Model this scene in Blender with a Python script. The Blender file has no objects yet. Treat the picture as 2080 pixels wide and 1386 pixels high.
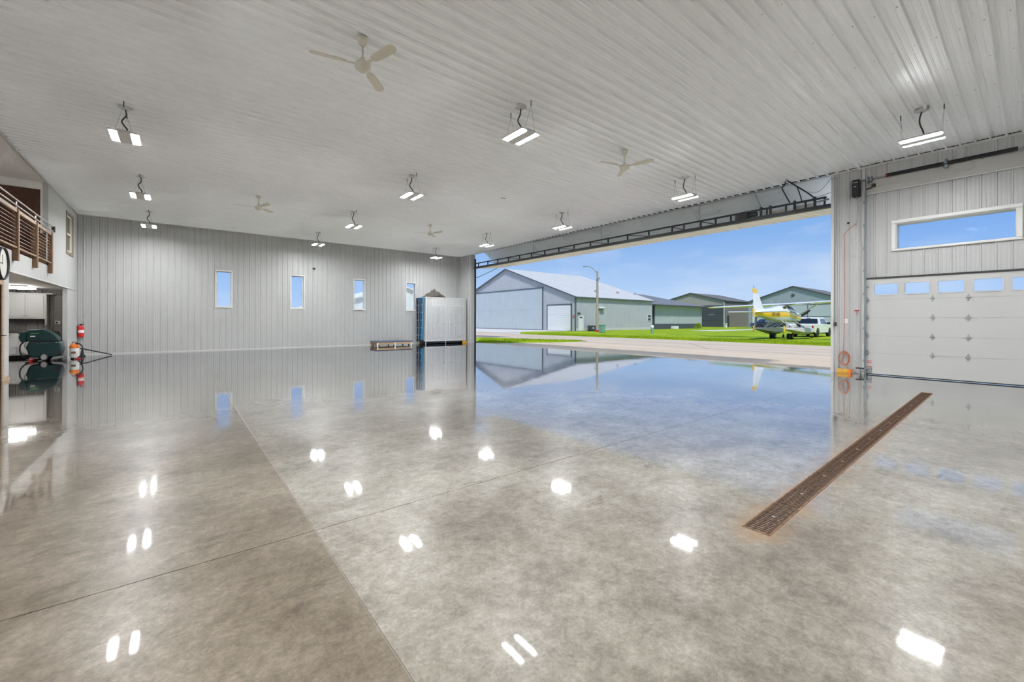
import bpy, math, random
from mathutils import Vector, Matrix
random.seed(7)
sc = bpy.context.scene
C = sc.collection
PI = math.pi

# ------------------------------------------------------------------ camera, sky, sun, exposure
FPX, CYPX, YAW, ROLL, CAMH = 850.0, 652.0, math.radians(38.58), math.radians(0.15), 1.37
cam_d = bpy.data.cameras.new('camera'); cam = bpy.data.objects.new('camera', cam_d); C.objects.link(cam)
fw = Vector((math.sin(YAW), math.cos(YAW), 0)); rt = Vector((math.cos(YAW), -math.sin(YAW), 0)); up = Vector((0, 0, 1))
r2 = rt * math.cos(ROLL) + up * math.sin(ROLL); u2 = up * math.cos(ROLL) - rt * math.sin(ROLL)
cam.matrix_world = Matrix(((r2.x, u2.x, -fw.x, 0), (r2.y, u2.y, -fw.y, 0), (r2.z, u2.z, -fw.z, CAMH), (0, 0, 0, 1)))
cam_d.sensor_fit = 'HORIZONTAL'; cam_d.sensor_width = 36.0
cam_d.lens = 36.0 * FPX / 2080.0
cam_d.shift_x = 0.0; cam_d.shift_y = (CYPX - 693.0) / 2080.0
cam_d.clip_start = 0.05; cam_d.clip_end = 1000
sc.camera = cam

LAMP_POWER = 430.0
SUN_POWER = 3.5
SKY_POWER = 1.0

world = bpy.data.worlds.new('sky'); sc.world = world; world.use_nodes = True
wn = world.node_tree.nodes; wl = world.node_tree.links
bg = wn['Background']; bg.inputs['Strength'].default_value = SKY_POWER
tc = wn.new('ShaderNodeTexCoord'); sx = wn.new('ShaderNodeSeparateXYZ'); wl.new(tc.outputs['Generated'], sx.inputs[0])
ramp = wn.new('ShaderNodeValToRGB'); wl.new(sx.outputs['Z'], ramp.inputs[0])
e = ramp.color_ramp.elements
e[0].position = 0.0; e[0].color = (0.60, 0.74, 0.97, 1)
e[1].position = 1.0; e[1].color = (0.10, 0.25, 0.66, 1)
m1 = e.new(0.075); m1.color = (0.44, 0.63, 0.93, 1)
m2 = e.new(0.18); m2.color = (0.25, 0.46, 0.85, 1)
m3 = e.new(0.45); m3.color = (0.17, 0.36, 0.78, 1)
cmap = wn.new('ShaderNodeMapping'); cmap.inputs['Scale'].default_value = (1.0, 1.0, 3.2); wl.new(tc.outputs['Generated'], cmap.inputs[0])
cn = wn.new('ShaderNodeTexNoise'); cn.inputs['Scale'].default_value = 2.6; cn.inputs['Detail'].default_value = 7; cn.inputs['Roughness'].default_value = 0.55
wl.new(cmap.outputs[0], cn.inputs['Vector'])
cr = wn.new('ShaderNodeValToRGB'); wl.new(cn.outputs[0], cr.inputs[0])
cr.color_ramp.elements[0].position = 0.46; cr.color_ramp.elements[0].color = (0, 0, 0, 1)
cr.color_ramp.elements[1].position = 0.78; cr.color_ramp.elements[1].color = (0.75, 0.75, 0.75, 1)
cmx = wn.new('ShaderNodeMix'); cmx.data_type = 'RGBA'; wl.new(cr.outputs[0], cmx.inputs[0])
wl.new(ramp.outputs[0], cmx.inputs[6]); cmx.inputs[7].default_value = (0.80, 0.86, 0.97, 1)
wl.new(cmx.outputs[2], bg.inputs['Color'])

sun_d = bpy.data.lights.new('sun', 'SUN'); sun_d.energy = SUN_POWER; sun_d.angle = math.radians(6); sun_d.color = (1.0, 0.97, 0.92)
sun = bpy.data.objects.new('sun', sun_d); C.objects.link(sun)
sun.rotation_euler = Vector((0.34, 0.44, -0.83)).to_track_quat('-Z', 'Y').to_euler()

sc.view_settings.view_transform = 'Standard'; sc.view_settings.look = 'None'
sc.view_settings.gamma = 1.0; sc.view_settings.use_curve_mapping = False
sc.view_settings.exposure = 0.0
sc.cycles.max_bounces = 6; sc.cycles.diffuse_bounces = 4; sc.cycles.glossy_bounces = 3; sc.cycles.transmission_bounces = 2
sc.cycles.use_adaptive_sampling = True; sc.cycles.adaptive_threshold = 0.15; sc.cycles.adaptive_min_samples = 12

# ------------------------------------------------------------------ materials
def mat(name, col, rough=0.5, metal=0.0, var=0.0, scale=6.0, bump=0.0, emit=None, spec=0.5, coat=0.0, stretch=None):
    m = bpy.data.materials.new(name); m.use_nodes = True
    n = m.node_tree.nodes; l = m.node_tree.links; b = n['Principled BSDF']
    b.inputs['Base Color'].default_value = (*col, 1); b.inputs['Roughness'].default_value = rough
    b.inputs['Metallic'].default_value = metal; b.inputs['Specular IOR Level'].default_value = spec
    b.inputs['Coat Weight'].default_value = coat
    if var or bump:
        t = n.new('ShaderNodeTexCoord'); mp = n.new('ShaderNodeMapping'); l.new(t.outputs['Object'], mp.inputs[0])
        if stretch: mp.inputs['Scale'].default_value = stretch
        nz = n.new('ShaderNodeTexNoise'); nz.inputs['Scale'].default_value = scale; nz.inputs['Detail'].default_value = 3
        l.new(mp.outputs[0], nz.inputs['Vector'])
        if var:
            r = n.new('ShaderNodeValToRGB'); l.new(nz.outputs[0], r.inputs[0])
            r.color_ramp.elements[0].position = 0.3; r.color_ramp.elements[1].position = 0.7
            r.color_ramp.elements[0].color = (*[max(0, c * (1 - var)) for c in col], 1)
            r.color_ramp.elements[1].color = (*[min(1, c * (1 + var)) for c in col], 1)
            l.new(r.outputs[0], b.inputs['Base Color'])
        if bump:
            bp = n.new('ShaderNodeBump'); bp.inputs['Strength'].default_value = bump; bp.inputs['Distance'].default_value = 0.02
            l.new(nz.outputs[0], bp.inputs['Height']); l.new(bp.outputs[0], b.inputs['Normal'])
    if emit:
        b.inputs['Emission Color'].default_value = (*emit[0], 1); b.inputs['Emission Strength'].default_value = emit[1]
    return m

def glass_mat(name, col=(0.9, 0.95, 1.0), alpha=0.12):
    m = bpy.data.materials.new(name); m.use_nodes = True
    n = m.node_tree.nodes; l = m.node_tree.links
    for x in list(n):
        if x.type == 'BSDF_PRINCIPLED': n.remove(x)
    t = n.new('ShaderNodeBsdfTransparent'); t.inputs[0].default_value = (*col, 1)
    g = n.new('ShaderNodeBsdfGlossy'); g.inputs['Roughness'].default_value = 0.02
    mx = n.new('ShaderNodeMixShader'); fr = n.new('ShaderNodeFresnel'); fr.inputs[0].default_value = 1.08
    l.new(fr.outputs[0], mx.inputs[0]); l.new(t.outputs[0], mx.inputs[1]); l.new(g.outputs[0], mx.inputs[2])
    l.new(mx.outputs[0], n['Material Output'].inputs[0])
    return m

M = {}
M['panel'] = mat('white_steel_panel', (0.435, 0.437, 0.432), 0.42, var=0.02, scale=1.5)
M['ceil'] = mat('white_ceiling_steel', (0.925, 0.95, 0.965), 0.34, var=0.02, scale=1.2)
M['trim'] = mat('white_trim', (0.54, 0.54, 0.53), 0.4)
M['closet'] = mat('closet_steel', (0.54, 0.54, 0.54), 0.4)
M['wintrim'] = mat('window_vinyl', (0.65, 0.65, 0.63), 0.4)
M['drywall'] = mat('white_drywall', (0.475, 0.475, 0.465), 0.75, var=0.02, scale=2)
M['loftwhite'] = mat('loft_white_paint', (0.84, 0.81, 0.79), 0.7)
M['beige'] = mat('beige_board', (0.43, 0.42, 0.39), 0.55, var=0.02)
M['darkgap'] = mat('dark_rubber', (0.03, 0.03, 0.03), 0.7)
M['black'] = mat('black_plastic', (0.015, 0.015, 0.018), 0.45)
M['blacksteel'] = mat('black_steel', (0.03, 0.032, 0.035), 0.45, metal=0.2)
M['galv'] = mat('galvanised_steel', (0.32, 0.34, 0.35), 0.42, metal=0.6, var=0.12, scale=30)
M['darkgalv'] = mat('track_steel', (0.22, 0.26, 0.28), 0.42, metal=0.7)
M['chrome'] = mat('chrome', (0.7, 0.7, 0.7), 0.18, metal=1.0)
M['doorwhite'] = mat('door_white', (0.465, 0.465, 0.455), 0.45)
M['liner'] = mat('door_liner', (0.93, 0.97, 0.965), 0.55, var=0.05, scale=1.2)
M['underside'] = mat('door_skin', (0.95, 0.92, 0.83), 0.5)
M['brown'] = mat('dark_stained_wood', (0.085, 0.035, 0.016), 0.45, var=0.35, scale=4, stretch=(8, 8, 0.6))
M['postwood'] = mat('stained_post_wood', (0.13, 0.065, 0.03), 0.5, var=0.3, scale=6, stretch=(6, 6, 0.6))
M['railwood'] = mat('rail_wood', (0.30, 0.20, 0.12), 0.5, var=0.2, scale=8)
M['tanwood'] = mat('tan_wood', (0.45, 0.32, 0.20), 0.55, var=0.2, scale=8, stretch=(1, 1, 6))
M['cream'] = mat('cream_vinyl', (0.72, 0.68, 0.55), 0.5)
M['cable'] = mat('stainless_cable', (0.62, 0.58, 0.54), 0.3, metal=0.8)
M['darkrib'] = mat('charcoal_corrugated_steel', (0.20, 0.185, 0.17), 0.45, var=0.15, scale=3, stretch=(6, 6, 0.5))
M['cabinet'] = mat('white_cabinet', (0.72, 0.72, 0.70), 0.4)
M['counter'] = mat('dark_counter', (0.06, 0.05, 0.045), 0.35)
M['teal'] = mat('dark_green_plastic', (0.005, 0.032, 0.034), 0.35, var=0.1, scale=8, coat=0.3)
M['teal2'] = mat('green_plastic_light', (0.03, 0.15, 0.15), 0.4)
M['gwhite'] = mat('label_white', (0.75, 0.76, 0.75), 0.5)
M['ggreen'] = mat('label_green', (0.10, 0.42, 0.12), 0.5)
M['orange'] = mat('orange_plastic', (0.75, 0.20, 0.03), 0.45)
M['red'] = mat('red_enamel', (0.62, 0.01, 0.012), 0.28, coat=0.4)
M['redgrip'] = mat('red_grip', (0.45, 0.03, 0.04), 0.5)
M['blue'] = mat('blue_fibreglass', (0.005, 0.20, 0.42), 0.4)
M['bluedark'] = mat('blue_fibreglass_dark', (0.004, 0.08, 0.22), 0.45)
M['bluetop'] = mat('blue_grey_vinyl', (0.055, 0.085, 0.16), 0.4)
M['alu'] = mat('aluminium', (0.75, 0.76, 0.77), 0.35, metal=0.6)
M['plywood'] = mat('plywood', (0.50, 0.34, 0.20), 0.6, var=0.2, scale=6, stretch=(0.6, 5, 5))
M['tarp'] = mat('charcoal_canvas', (0.075, 0.065, 0.055), 0.8, var=0.35, scale=9, bump=0.4)
M['yellowwood'] = mat('yellow_block', (0.62, 0.34, 0.05), 0.6, var=0.25, scale=10, stretch=(1, 1, 5))
M['cordorange'] = mat('orange_cord', (0.50, 0.14, 0.06), 0.5)
M['grey'] = mat('grey_plastic', (0.33, 0.33, 0.33), 0.5)
M['rust'] = mat('rusty_cast_iron', (0.075, 0.034, 0.015), 0.75, metal=0.25, var=0.55, scale=22, bump=0.4)
M['rustframe'] = mat('rusty_angle', (0.19, 0.10, 0.045), 0.75, var=0.4, scale=14)
M['pit'] = mat('wet_pit', (0.05, 0.04, 0.035), 0.4)
M['fan'] = mat('white_fan_enamel', (0.66, 0.63, 0.54), 0.35)
M['fixture'] = mat('white_fixture_enamel', (0.60, 0.60, 0.59), 0.4)
M['lamp'] = mat('led_strip', (1, 1, 1), 0.5, emit=((0.965, 0.985, 1.0), LAMP_POWER))
M['cord'] = mat('dark_cord', (0.05, 0.048, 0.042), 0.5)
M['shop'] = mat('alcove_tube', (1, 1, 1), 0.5, emit=((1.0, 0.98, 0.94), 80.0))
M['glass'] = glass_mat('clear_glass')
M['darkglass'] = mat('dark_glass', (0.012, 0.016, 0.02), 0.06, spec=0.8)
M['greyglass'] = mat('grey_tinted_glass', (0.10, 0.13, 0.15), 0.08, spec=0.8)
M['clockface'] = mat('clock_face', (0.72, 0.70, 0.64), 0.4)
M['foam'] = mat('black_foam', (0.012, 0.012, 0.013), 0.8, bump=0.2, scale=40)
# outdoor
M['h1wall'] = mat('pale_blue_steel', (0.44, 0.455, 0.48), 0.45, var=0.04, scale=0.6, stretch=(1, 1, 0.2))
M['h1side'] = M['h1wall']
M['h1roof'] = mat('light_steel_roof', (0.55, 0.55, 0.53), 0.5, var=0.04, scale=0.5)
M['h1trim'] = mat('slate_trim', (0.10, 0.12, 0.14), 0.5)
M['h1door'] = mat('pale_door_steel', (0.47, 0.53, 0.55), 0.45, var=0.03, scale=0.5)
M['greywall'] = mat('grey_siding', (0.42, 0.47, 0.47), 0.5)
M['slate'] = mat('slate_wainscot', (0.075, 0.085, 0.10), 0.5)
M['roofdark'] = mat('dark_shingle', (0.17, 0.18, 0.19), 0.7, var=0.1, scale=2)
M['taupe'] = mat('taupe_siding', (0.20, 0.18, 0.165), 0.55, var=0.05)
M['taupelight'] = mat('taupe_gable', (0.36, 0.34, 0.31), 0.55)
M['charcoal'] = mat('charcoal_door', (0.065, 0.07, 0.08), 0.5)
M['h4wall'] = mat('blue_grey_siding', (0.33, 0.38, 0.41), 0.5, var=0.03)
M['creambldg'] = mat('cream_siding', (0.90, 0.86, 0.74), 0.5)
M['pole'] = mat('weathered_pole', (0.38, 0.33, 0.27), 0.8, var=0.2, scale=8, stretch=(4, 4, 0.3))
M['utilgreen'] = mat('utility_green', (0.18, 0.36, 0.28), 0.5)
M['paintwhite'] = mat('white_paint', (0.82, 0.82, 0.82), 0.22, coat=0.4)
M['paintyellow'] = mat('yellow_paint', (0.95, 0.56, 0.01), 0.28, coat=0.4)
M['paintgrey'] = mat('float_grey', (0.62, 0.60, 0.56), 0.4, var=0.06)
M['floatgreen'] = mat('float_under', (0.33, 0.33, 0.24), 0.5)
M['blackpaint'] = mat('black_lettering', (0.02, 0.02, 0.02), 0.4)
M['navy'] = mat('navy_paint', (0.012, 0.02, 0.035), 0.2, coat=0.6)
M['tyre'] = mat('tyre_rubber', (0.018, 0.018, 0.018), 0.8)
M['taillight'] = mat('tail_light', (0.45, 0.01, 0.02), 0.25)
M['sign'] = mat('red_sign', (0.62, 0.12, 0.14), 0.5)
M['soil'] = mat('gravel_edge', (0.14, 0.12, 0.10), 0.9, var=0.3, scale=6)

def grass_mat():
    m = mat('lawn_grass', (0.24, 0.40, 0.018), 0.9, var=0.0)
    n = m.node_tree.nodes; l = m.node_tree.links; b = n['Principled BSDF']; b.inputs['Specular IOR Level'].default_value = 0.1
    t = n.new('ShaderNodeTexCoord')
    a = n.new('ShaderNodeTexNoise'); a.inputs['Scale'].default_value = 0.35; a.inputs['Detail'].default_value = 8; a.inputs['Roughness'].default_value = 0.7
    l.new(t.outputs['Object'], a.inputs['Vector'])
    r = n.new('ShaderNodeValToRGB'); l.new(a.outputs[0], r.inputs[0])
    r.color_ramp.elements[0].position = 0.32; r.color_ramp.elements[0].color = (0.15, 0.26, 0.008, 1)
    r.color_ramp.elements[1].position = 0.68; r.color_ramp.elements[1].color = (0.38, 0.48, 0.02, 1)
    l.new(r.outputs[0], b.inputs['Base Color'])
    return m
M['grass'] = grass_mat()

def apron_mat():
    m = mat('apron_concrete', (0.45, 0.40, 0.36), 0.85)
    n = m.node_tree.nodes; l = m.node_tree.links; b = n['Principled BSDF']
    t = n.new('ShaderNodeTexCoord'); mp = n.new('ShaderNodeMapping'); mp.inputs['Scale'].default_value = (1, 0.12, 1)
    l.new(t.outputs['Object'], mp.inputs[0])
    a = n.new('ShaderNodeTexNoise'); a.inputs['Scale'].default_value = 0.8; a.inputs['Detail'].default_value = 8
    l.new(mp.outputs[0], a.inputs['Vector'])
    r = n.new('ShaderNodeValToRGB'); l.new(a.outputs[0], r.inputs[0])
    r.color_ramp.elements[0].position = 0.35; r.color_ramp.elements[0].color = (0.52, 0.42, 0.305, 1)
    r.color_ramp.elements[1].position = 0.65; r.color_ramp.elements[1].color = (0.62, 0.51, 0.38, 1)
    l.new(r.outputs[0], b.inputs['Base Color'])
    return m
M['apron'] = apron_mat()
M['pale'] = mat('pale_concrete', (0.62, 0.60, 0.56), 0.85, var=0.05)
M['asphalt'] = mat('grey_asphalt', (0.22, 0.20, 0.20), 0.9, var=0.1, scale=1)

DR0, DR1 = Vector((2.95, 1.142)), Vector((11.30, 1.315))   # trench drain axis ends
def concrete_mat():
    m = bpy.data.materials.new('polished_concrete'); m.use_nodes = True
    n = m.node_tree.nodes; l = m.node_tree.links; b = n['Principled BSDF']
    t = n.new('ShaderNodeTexCoord')
    def noise(s, d, ro, dist=0.0, vec=None):
        x = n.new('ShaderNodeTexNoise'); x.inputs['Scale'].default_value = s; x.inputs['Detail'].default_value = d
        x.inputs['Roughness'].default_value = ro; x.inputs['Distortion'].default_value = dist
        l.new(vec or t.outputs['Object'], x.inputs['Vector']); return x.outputs[0]
    def ramp(src, stops):
        r = n.new('ShaderNodeValToRGB'); l.new(src, r.inputs[0])
        for i, (p, c) in enumerate(stops):
            el = r.color_ramp.elements[i] if i < 2 else r.color_ramp.elements.new(p)
            el.position = p; el.color = (*c, 1) if len(c) == 3 else c
        return r.outputs[0]
    def mix(f, a, c, mode='MIX'):
        x = n.new('ShaderNodeMix'); x.data_type = 'RGBA'; x.blend_type = mode
        if isinstance(f, float): x.inputs[0].default_value = f
        else: l.new(f, x.inputs[0])
        for i, v in ((6, a), (7, c)):
            if isinstance(v, tuple): x.inputs[i].default_value = (*v, 1)
            else: l.new(v, x.inputs[i])
        return x.outputs[2]
    def math_(op, a, c=None):
        x = n.new('ShaderNodeMath'); x.operation = op
        for i, v in ((0, a), (1, c)):
            if v is None: continue
            if isinstance(v, (int, float)): x.inputs[i].default_value = v
            else: l.new(v, x.inputs[i])
        return x.outputs[0]
    broad = noise(0.33, 3, 0.55, 0.2)
    mott = noise(1.5, 7, 0.78, 0.2)
    fine = noise(14, 4, 0.75, 0.3)
    base = ramp(mott, [(0.28, (0.20, 0.178, 0.15)), (0.74, (0.62, 0.61, 0.59)), (0.42, (0.345, 0.322, 0.29)), (0.57, (0.47, 0.45, 0.42))])
    tone = ramp(broad, [(0.32, (0.72, 0.69, 0.65)), (0.66, (1.16, 1.17, 1.18))])
    col = mix(1.0, base, tone, 'MULTIPLY')
    grain = ramp(fine, [(0.3, (0.74, 0.73, 0.71)), (0.7, (1.20, 1.20, 1.20))])
    col = mix(1.0, col, grain, 'MULTIPLY')
    col = mix(1.0, col, ramp(noise(55, 2, 0.8), [(0.3, (0.84, 0.83, 0.82)), (0.7, (1.13, 1.13, 1.13))]), 'MULTIPLY')
    # dark scuffs streaked one way
    mp = n.new('ShaderNodeMapping'); mp.inputs['Scale'].default_value = (1.0, 2.6, 1); mp.inputs['Rotation'].default_value = (0, 0, 0.5)
    l.new(t.outputs['Object'], mp.inputs[0])
    sc1 = noise(1.15, 7, 0.74, 0.4, mp.outputs[0])
    scuff = ramp(sc1, [(0.57, (0, 0, 0)), (0.70, (1, 1, 1))])
    col = mix(math_('MULTIPLY', scuff, 0.6), col, (0.10, 0.085, 0.07))
    # rust stain along the drain
    ax = (DR1 - DR0).normalized(); ang = math.atan2(ax.y, ax.x)
    mp2 = n.new('ShaderNodeMapping'); mp2.vector_type = 'TEXTURE'
    mp2.inputs['Location'].default_value = (DR0.x, DR0.y, 0); mp2.inputs['Rotation'].default_value = (0, 0, ang)
    l.new(t.outputs['Object'], mp2.inputs[0])
    s2 = n.new('ShaderNodeSeparateXYZ'); l.new(mp2.outputs[0], s2.inputs[0])
    dy = math_('ABSOLUTE', s2.outputs['Y'])
    cx = math_('ABSOLUTE', math_('SUBTRACT', s2.outputs['X'], 4.17)); dx = math_('MAXIMUM', math_('SUBTRACT', cx, 4.2), 0.0)
    dist = math_('ADD', dy, dx)
    rn = noise(3.0, 4, 0.7, 0.5)
    near = math_('SUBTRACT', 1.0, math_('MULTIPLY', dist, 4.2))
    stain = math_('MULTIPLY', math_('MAXIMUM', near, 0.0), math_('MULTIPLY', math_('MAXIMUM', math_('SUBTRACT', rn, 0.36), 0.0), 4.0))
    col = mix(math_('MINIMUM', stain, 0.55), col, (0.46, 0.29, 0.16))
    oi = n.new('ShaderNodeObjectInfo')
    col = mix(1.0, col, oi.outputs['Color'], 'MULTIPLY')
    l.new(col, b.inputs['Base Color'])
    b.inputs['Roughness'].default_value = 0.30; b.inputs['Specular IOR Level'].default_value = 0.12
    bp = n.new('ShaderNodeBump'); bp.inputs['Strength'].default_value = 0.03; bp.inputs['Distance'].default_value = 0.02
    hgt = math_('ADD', noise(1.6, 2, 0.5), math_('MULTIPLY', noise(45, 1, 0.6), 0.02))
    l.new(hgt, bp.inputs['Height'])
    # sealer film: gloss rising towards grazing angles
    gl = n.new('ShaderNodeBsdfGlossy'); l.new(bp.outputs[0], gl.inputs['Normal'])
    lw = n.new('ShaderNodeLayerWeight'); lw.inputs['Blend'].default_value = 0.5
    rr = ramp(noise(2.2, 3, 0.7), [(0.3, (0.025, 0.025, 0.025)), (0.75, (0.06, 0.06, 0.06))]); l.new(rr, gl.inputs['Roughness'])
    fac = math_('MINIMUM', math_('ADD', 0.0012, math_('MULTIPLY', math_('POWER', lw.outputs['Facing'], 6.5), 1.95)), 1.0)
    ms = n.new('ShaderNodeMixShader'); l.new(fac, ms.inputs[0]); l.new(b.outputs[0], ms.inputs[1]); l.new(gl.outputs[0], ms.inputs[2])
    l.new(ms.outputs[0], n['Material Output'].inputs['Surface'])
    return m
M['concrete'] = concrete_mat()
M['joint'] = mat('joint_sealant', (0.30, 0.265, 0.22), 0.7)

# ------------------------------------------------------------------ mesh helpers
class MB:
    def __init__(s): s.v = []; s.f = []; s.sm = []
    def add(s, vs, fs, smooth=False):
        o = len(s.v); s.v += [tuple(p) for p in vs]; s.f += [tuple(i + o for i in f) for f in fs]; s.sm += [smooth] * len(fs); return s
    def box(s, x0, x1, y0, y1, z0, z1):
        return s.add([(x0,y0,z0),(x1,y0,z0),(x1,y1,z0),(x0,y1,z0),(x0,y0,z1),(x1,y0,z1),(x1,y1,z1),(x0,y1,z1)],
                     [(0,3,2,1),(4,5,6,7),(0,1,5,4),(1,2,6,5),(2,3,7,6),(3,0,4,7)])
    def bbox(s, x0, x1, y0, y1, z0, z1, b=0.01):
        # box with all vertical and horizontal edges chamfered
        import itertools
        X, Y, Z = (x0, x1), (y0, y1), (z0, z1)
        b = min(b, (x1-x0)*.45, (y1-y0)*.45, (z1-z0)*.45)
        idx = {}; vs = []
        for i, j, k in itertools.product((0,1),(0,1),(0,1)):
            sx_, sy_, sz_ = (1 if i == 0 else -1), (1 if j == 0 else -1), (1 if k == 0 else -1)
            for a in range(3):
                p = [X[i] + sx_*b, Y[j] + sy_*b, Z[k] + sz_*b]; p[a] = (X[i], Y[j], Z[k])[a]
                idx[(i,j,k,a)] = len(vs); vs.append(tuple(p))
        fs = []
        for a in range(3):
            o = [q for q in range(3) if q != a]
            for sgn in (0,1):
                loop = []
                for u, w in ((0,0),(1,0),(1,1),(0,1)):
                    key = [0,0,0]; key[a] = sgn; key[o[0]] = u; key[o[1]] = w; loop.append(idx[(*key, a)])
                flip = (sgn == 0) ^ (a == 1)
                fs.append(tuple(loop[::-1]) if flip else tuple(loop))
        for a in range(3):          # edges along axis a
            o = [q for q in range(3) if q != a]
            for u in (0,1):
                for w in (0,1):
                    k0 = [0,0,0]; k0[o[0]] = u; k0[o[1]] = w; k1 = list(k0); k1[a] = 1
                    q = (idx[(*k0,o[0])], idx[(*k1,o[0])], idx[(*k1,o[1])], idx[(*k0,o[1])])
                    fs.append(q)
        for i, j, k in itertools.product((0,1),(0,1),(0,1)):
            fs.append((idx[(i,j,k,0)], idx[(i,j,k,1)], idx[(i,j,k,2)]))
        return s.add(vs, fs)
    def prism(s, poly, axis, a0, a1):
        # poly: 2D points; axis 0/1/2 = extrude axis; remaining axes in order
        n = len(poly); vs = []
        for a in (a0, a1):
            for p in poly:
                q = [p[0], p[1]]; q.insert(axis, a); vs.append(tuple(q))
        fs = [tuple(range(n))[::-1], tuple(range(n, 2*n))] + [(i, (i+1) % n, n + (i+1) % n, n + i) for i in range(n)]
        return s.add(vs, fs)
    def cyl(s, p0, p1, r, n=12, r1=None, caps=True, smooth=True):
        p0, p1 = Vector(p0), Vector(p1); d = (p1 - p0).normalized(); r1 = r if r1 is None else r1
        a = d.orthogonal().normalized(); b = d.cross(a)
        vs = []
        for p, rr in ((p0, r), (p1, r1)):
            for i in range(n):
                t = 2*PI*i/n; vs.append(p + (a*math.cos(t) + b*math.sin(t))*rr)
        s.add(vs, [(i, (i+1) % n, n + (i+1) % n, n+i) for i in range(n)], smooth)
        if caps: s.add(vs, [tuple(range(n))[::-1], tuple(range(n, 2*n))])
        return s
    def tube(s, pts, r, n=8, caps=True):
        pts = [Vector(p) for p in pts]; vs = []; prev = None
        for i, p in enumerate(pts):
            d = (pts[min(i+1, len(pts)-1)] - pts[max(i-1, 0)]).normalized()
            if prev is None: a = d.orthogonal().normalized()
            else:
                a = prev - d*prev.dot(d); a = a.normalized() if a.length > 1e-6 else d.orthogonal().normalized()
            prev = a; b = d.cross(a)
            rr = r[i] if isinstance(r, (list, tuple)) else r
            for k in range(n):
                t = 2*PI*k/n; vs.append(p + (a*math.cos(t) + b*math.sin(t))*rr)
        fs = []
        for i in range(len(pts)-1):
            for k in range(n): fs.append((i*n+k, i*n+(k+1) % n, (i+1)*n+(k+1) % n, (i+1)*n+k))
        s.add(vs, fs, True)
        if caps: s.add(vs, [tuple(range(n))[::-1], tuple(range((len(pts)-1)*n, len(pts)*n))])
        return s
    def lathe(s, prof, c, axis='Z', n=20):
        vs = []; c = Vector(c)
        for r, h in prof:
            for k in range(n):
                t = 2*PI*k/n; a, b = r*math.cos(t), r*math.sin(t)
                vs.append(c + (Vector((a, b, h)) if axis == 'Z' else Vector((h, a, b)) if axis == 'X' else Vector((b, h, a))))
        fs = []
        for i in range(len(prof)-1):
            for k in range(n): fs.append((i*n+k, i*n+(k+1) % n, (i+1)*n+(k+1) % n, (i+1)*n+k))
        s.add(vs, fs, True); s.add(vs, [tuple(range(n))[::-1], tuple(range((len(prof)-1)*n, len(prof)*n))])
        return s
    def loft(s, rings, smooth=True, caps=True):
        n = len(rings[0]); vs = [p for r in rings for p in r]; fs = []
        for i in range(len(rings)-1):
            for k in range(n): fs.append((i*n+k, i*n+(k+1) % n, (i+1)*n+(k+1) % n, (i+1)*n+k))
        s.add(vs, fs, smooth)
        if caps: s.add(vs, [tuple(range(n))[::-1], tuple(range((len(rings)-1)*n, len(rings)*n))])
        return s
    def strip(s, rows, smooth=True):
        n = len(rows[0]); vs = [p for r in rows for p in r]; fs = []
        for i in range(len(rows)-1):
            for k in range(n-1): fs.append((i*n+k, i*n+k+1, (i+1)*n+k+1, (i+1)*n+k))
        return s.add(vs, fs, smooth)
    def xform(s, mtx): s.v = [tuple(mtx @ Vector(p)) for p in s.v]; return s
    def mesh(s, name, m):
        me = bpy.data.meshes.new(name); me.from_pydata(s.v, [], s.f)
        me.polygons.foreach_set('use_smooth', s.sm); me.materials.append(M[m] if isinstance(m, str) else m); me.update()
        import bmesh
        bm = bmesh.new(); bm.from_mesh(me); bmesh.ops.recalc_face_normals(bm, faces=bm.faces); bm.to_mesh(me); bm.free()
        return me
    def build(s, name, m, parent=None): return link(name, s.mesh(name, m), parent)

def link(name, me, parent=None, mtx=None):
    o = bpy.data.objects.new(name, me); C.objects.link(o)
    if parent is not None: o.parent = parent
    if mtx is not None: o.matrix_local = mtx
    return o
def tag(o, label=None, cat=None, group=None, kind=None):
    if label: o['label'] = label
    if cat: o['category'] = cat
    if group: o['group'] = group
    if kind: o['kind'] = kind
    return o
def thing(name, label, cat, loc=(0,0,0), rz=0.0, group=None):
    o = bpy.data.objects.new(name, None); C.objects.link(o); o.location = loc; o.rotation_euler = (0, 0, rz); o.empty_display_size = 0.2
    return tag(o, label, cat, group)
def struct(name, loc=(0,0,0), label=None):
    o = bpy.data.objects.new(name, None); C.objects.link(o); o.location = loc; return tag(o, label, kind='structure')
def copy_tree(o, parent=None):
    c = o.copy(); C.objects.link(c)
    if parent is not None: c.parent = parent
    for ch in list(o.children): copy_tree(ch, c)
    return c
def box(name, m, parent, *a, b=None):
    mb = MB(); (mb.bbox(*a, b) if b else mb.box(*a)); return mb.build(name, m, parent)
def basis(ox, ax, ay, az):
    ax, ay, az, ox = Vector(ax), Vector(ay), Vector(az), Vector(ox)
    return Matrix(((ax.x, ay.x, az.x, ox.x), (ax.y, ay.y, az.y, ox.y), (ax.z, ay.z, az.z, ox.z), (0,0,0,1)))

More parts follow.
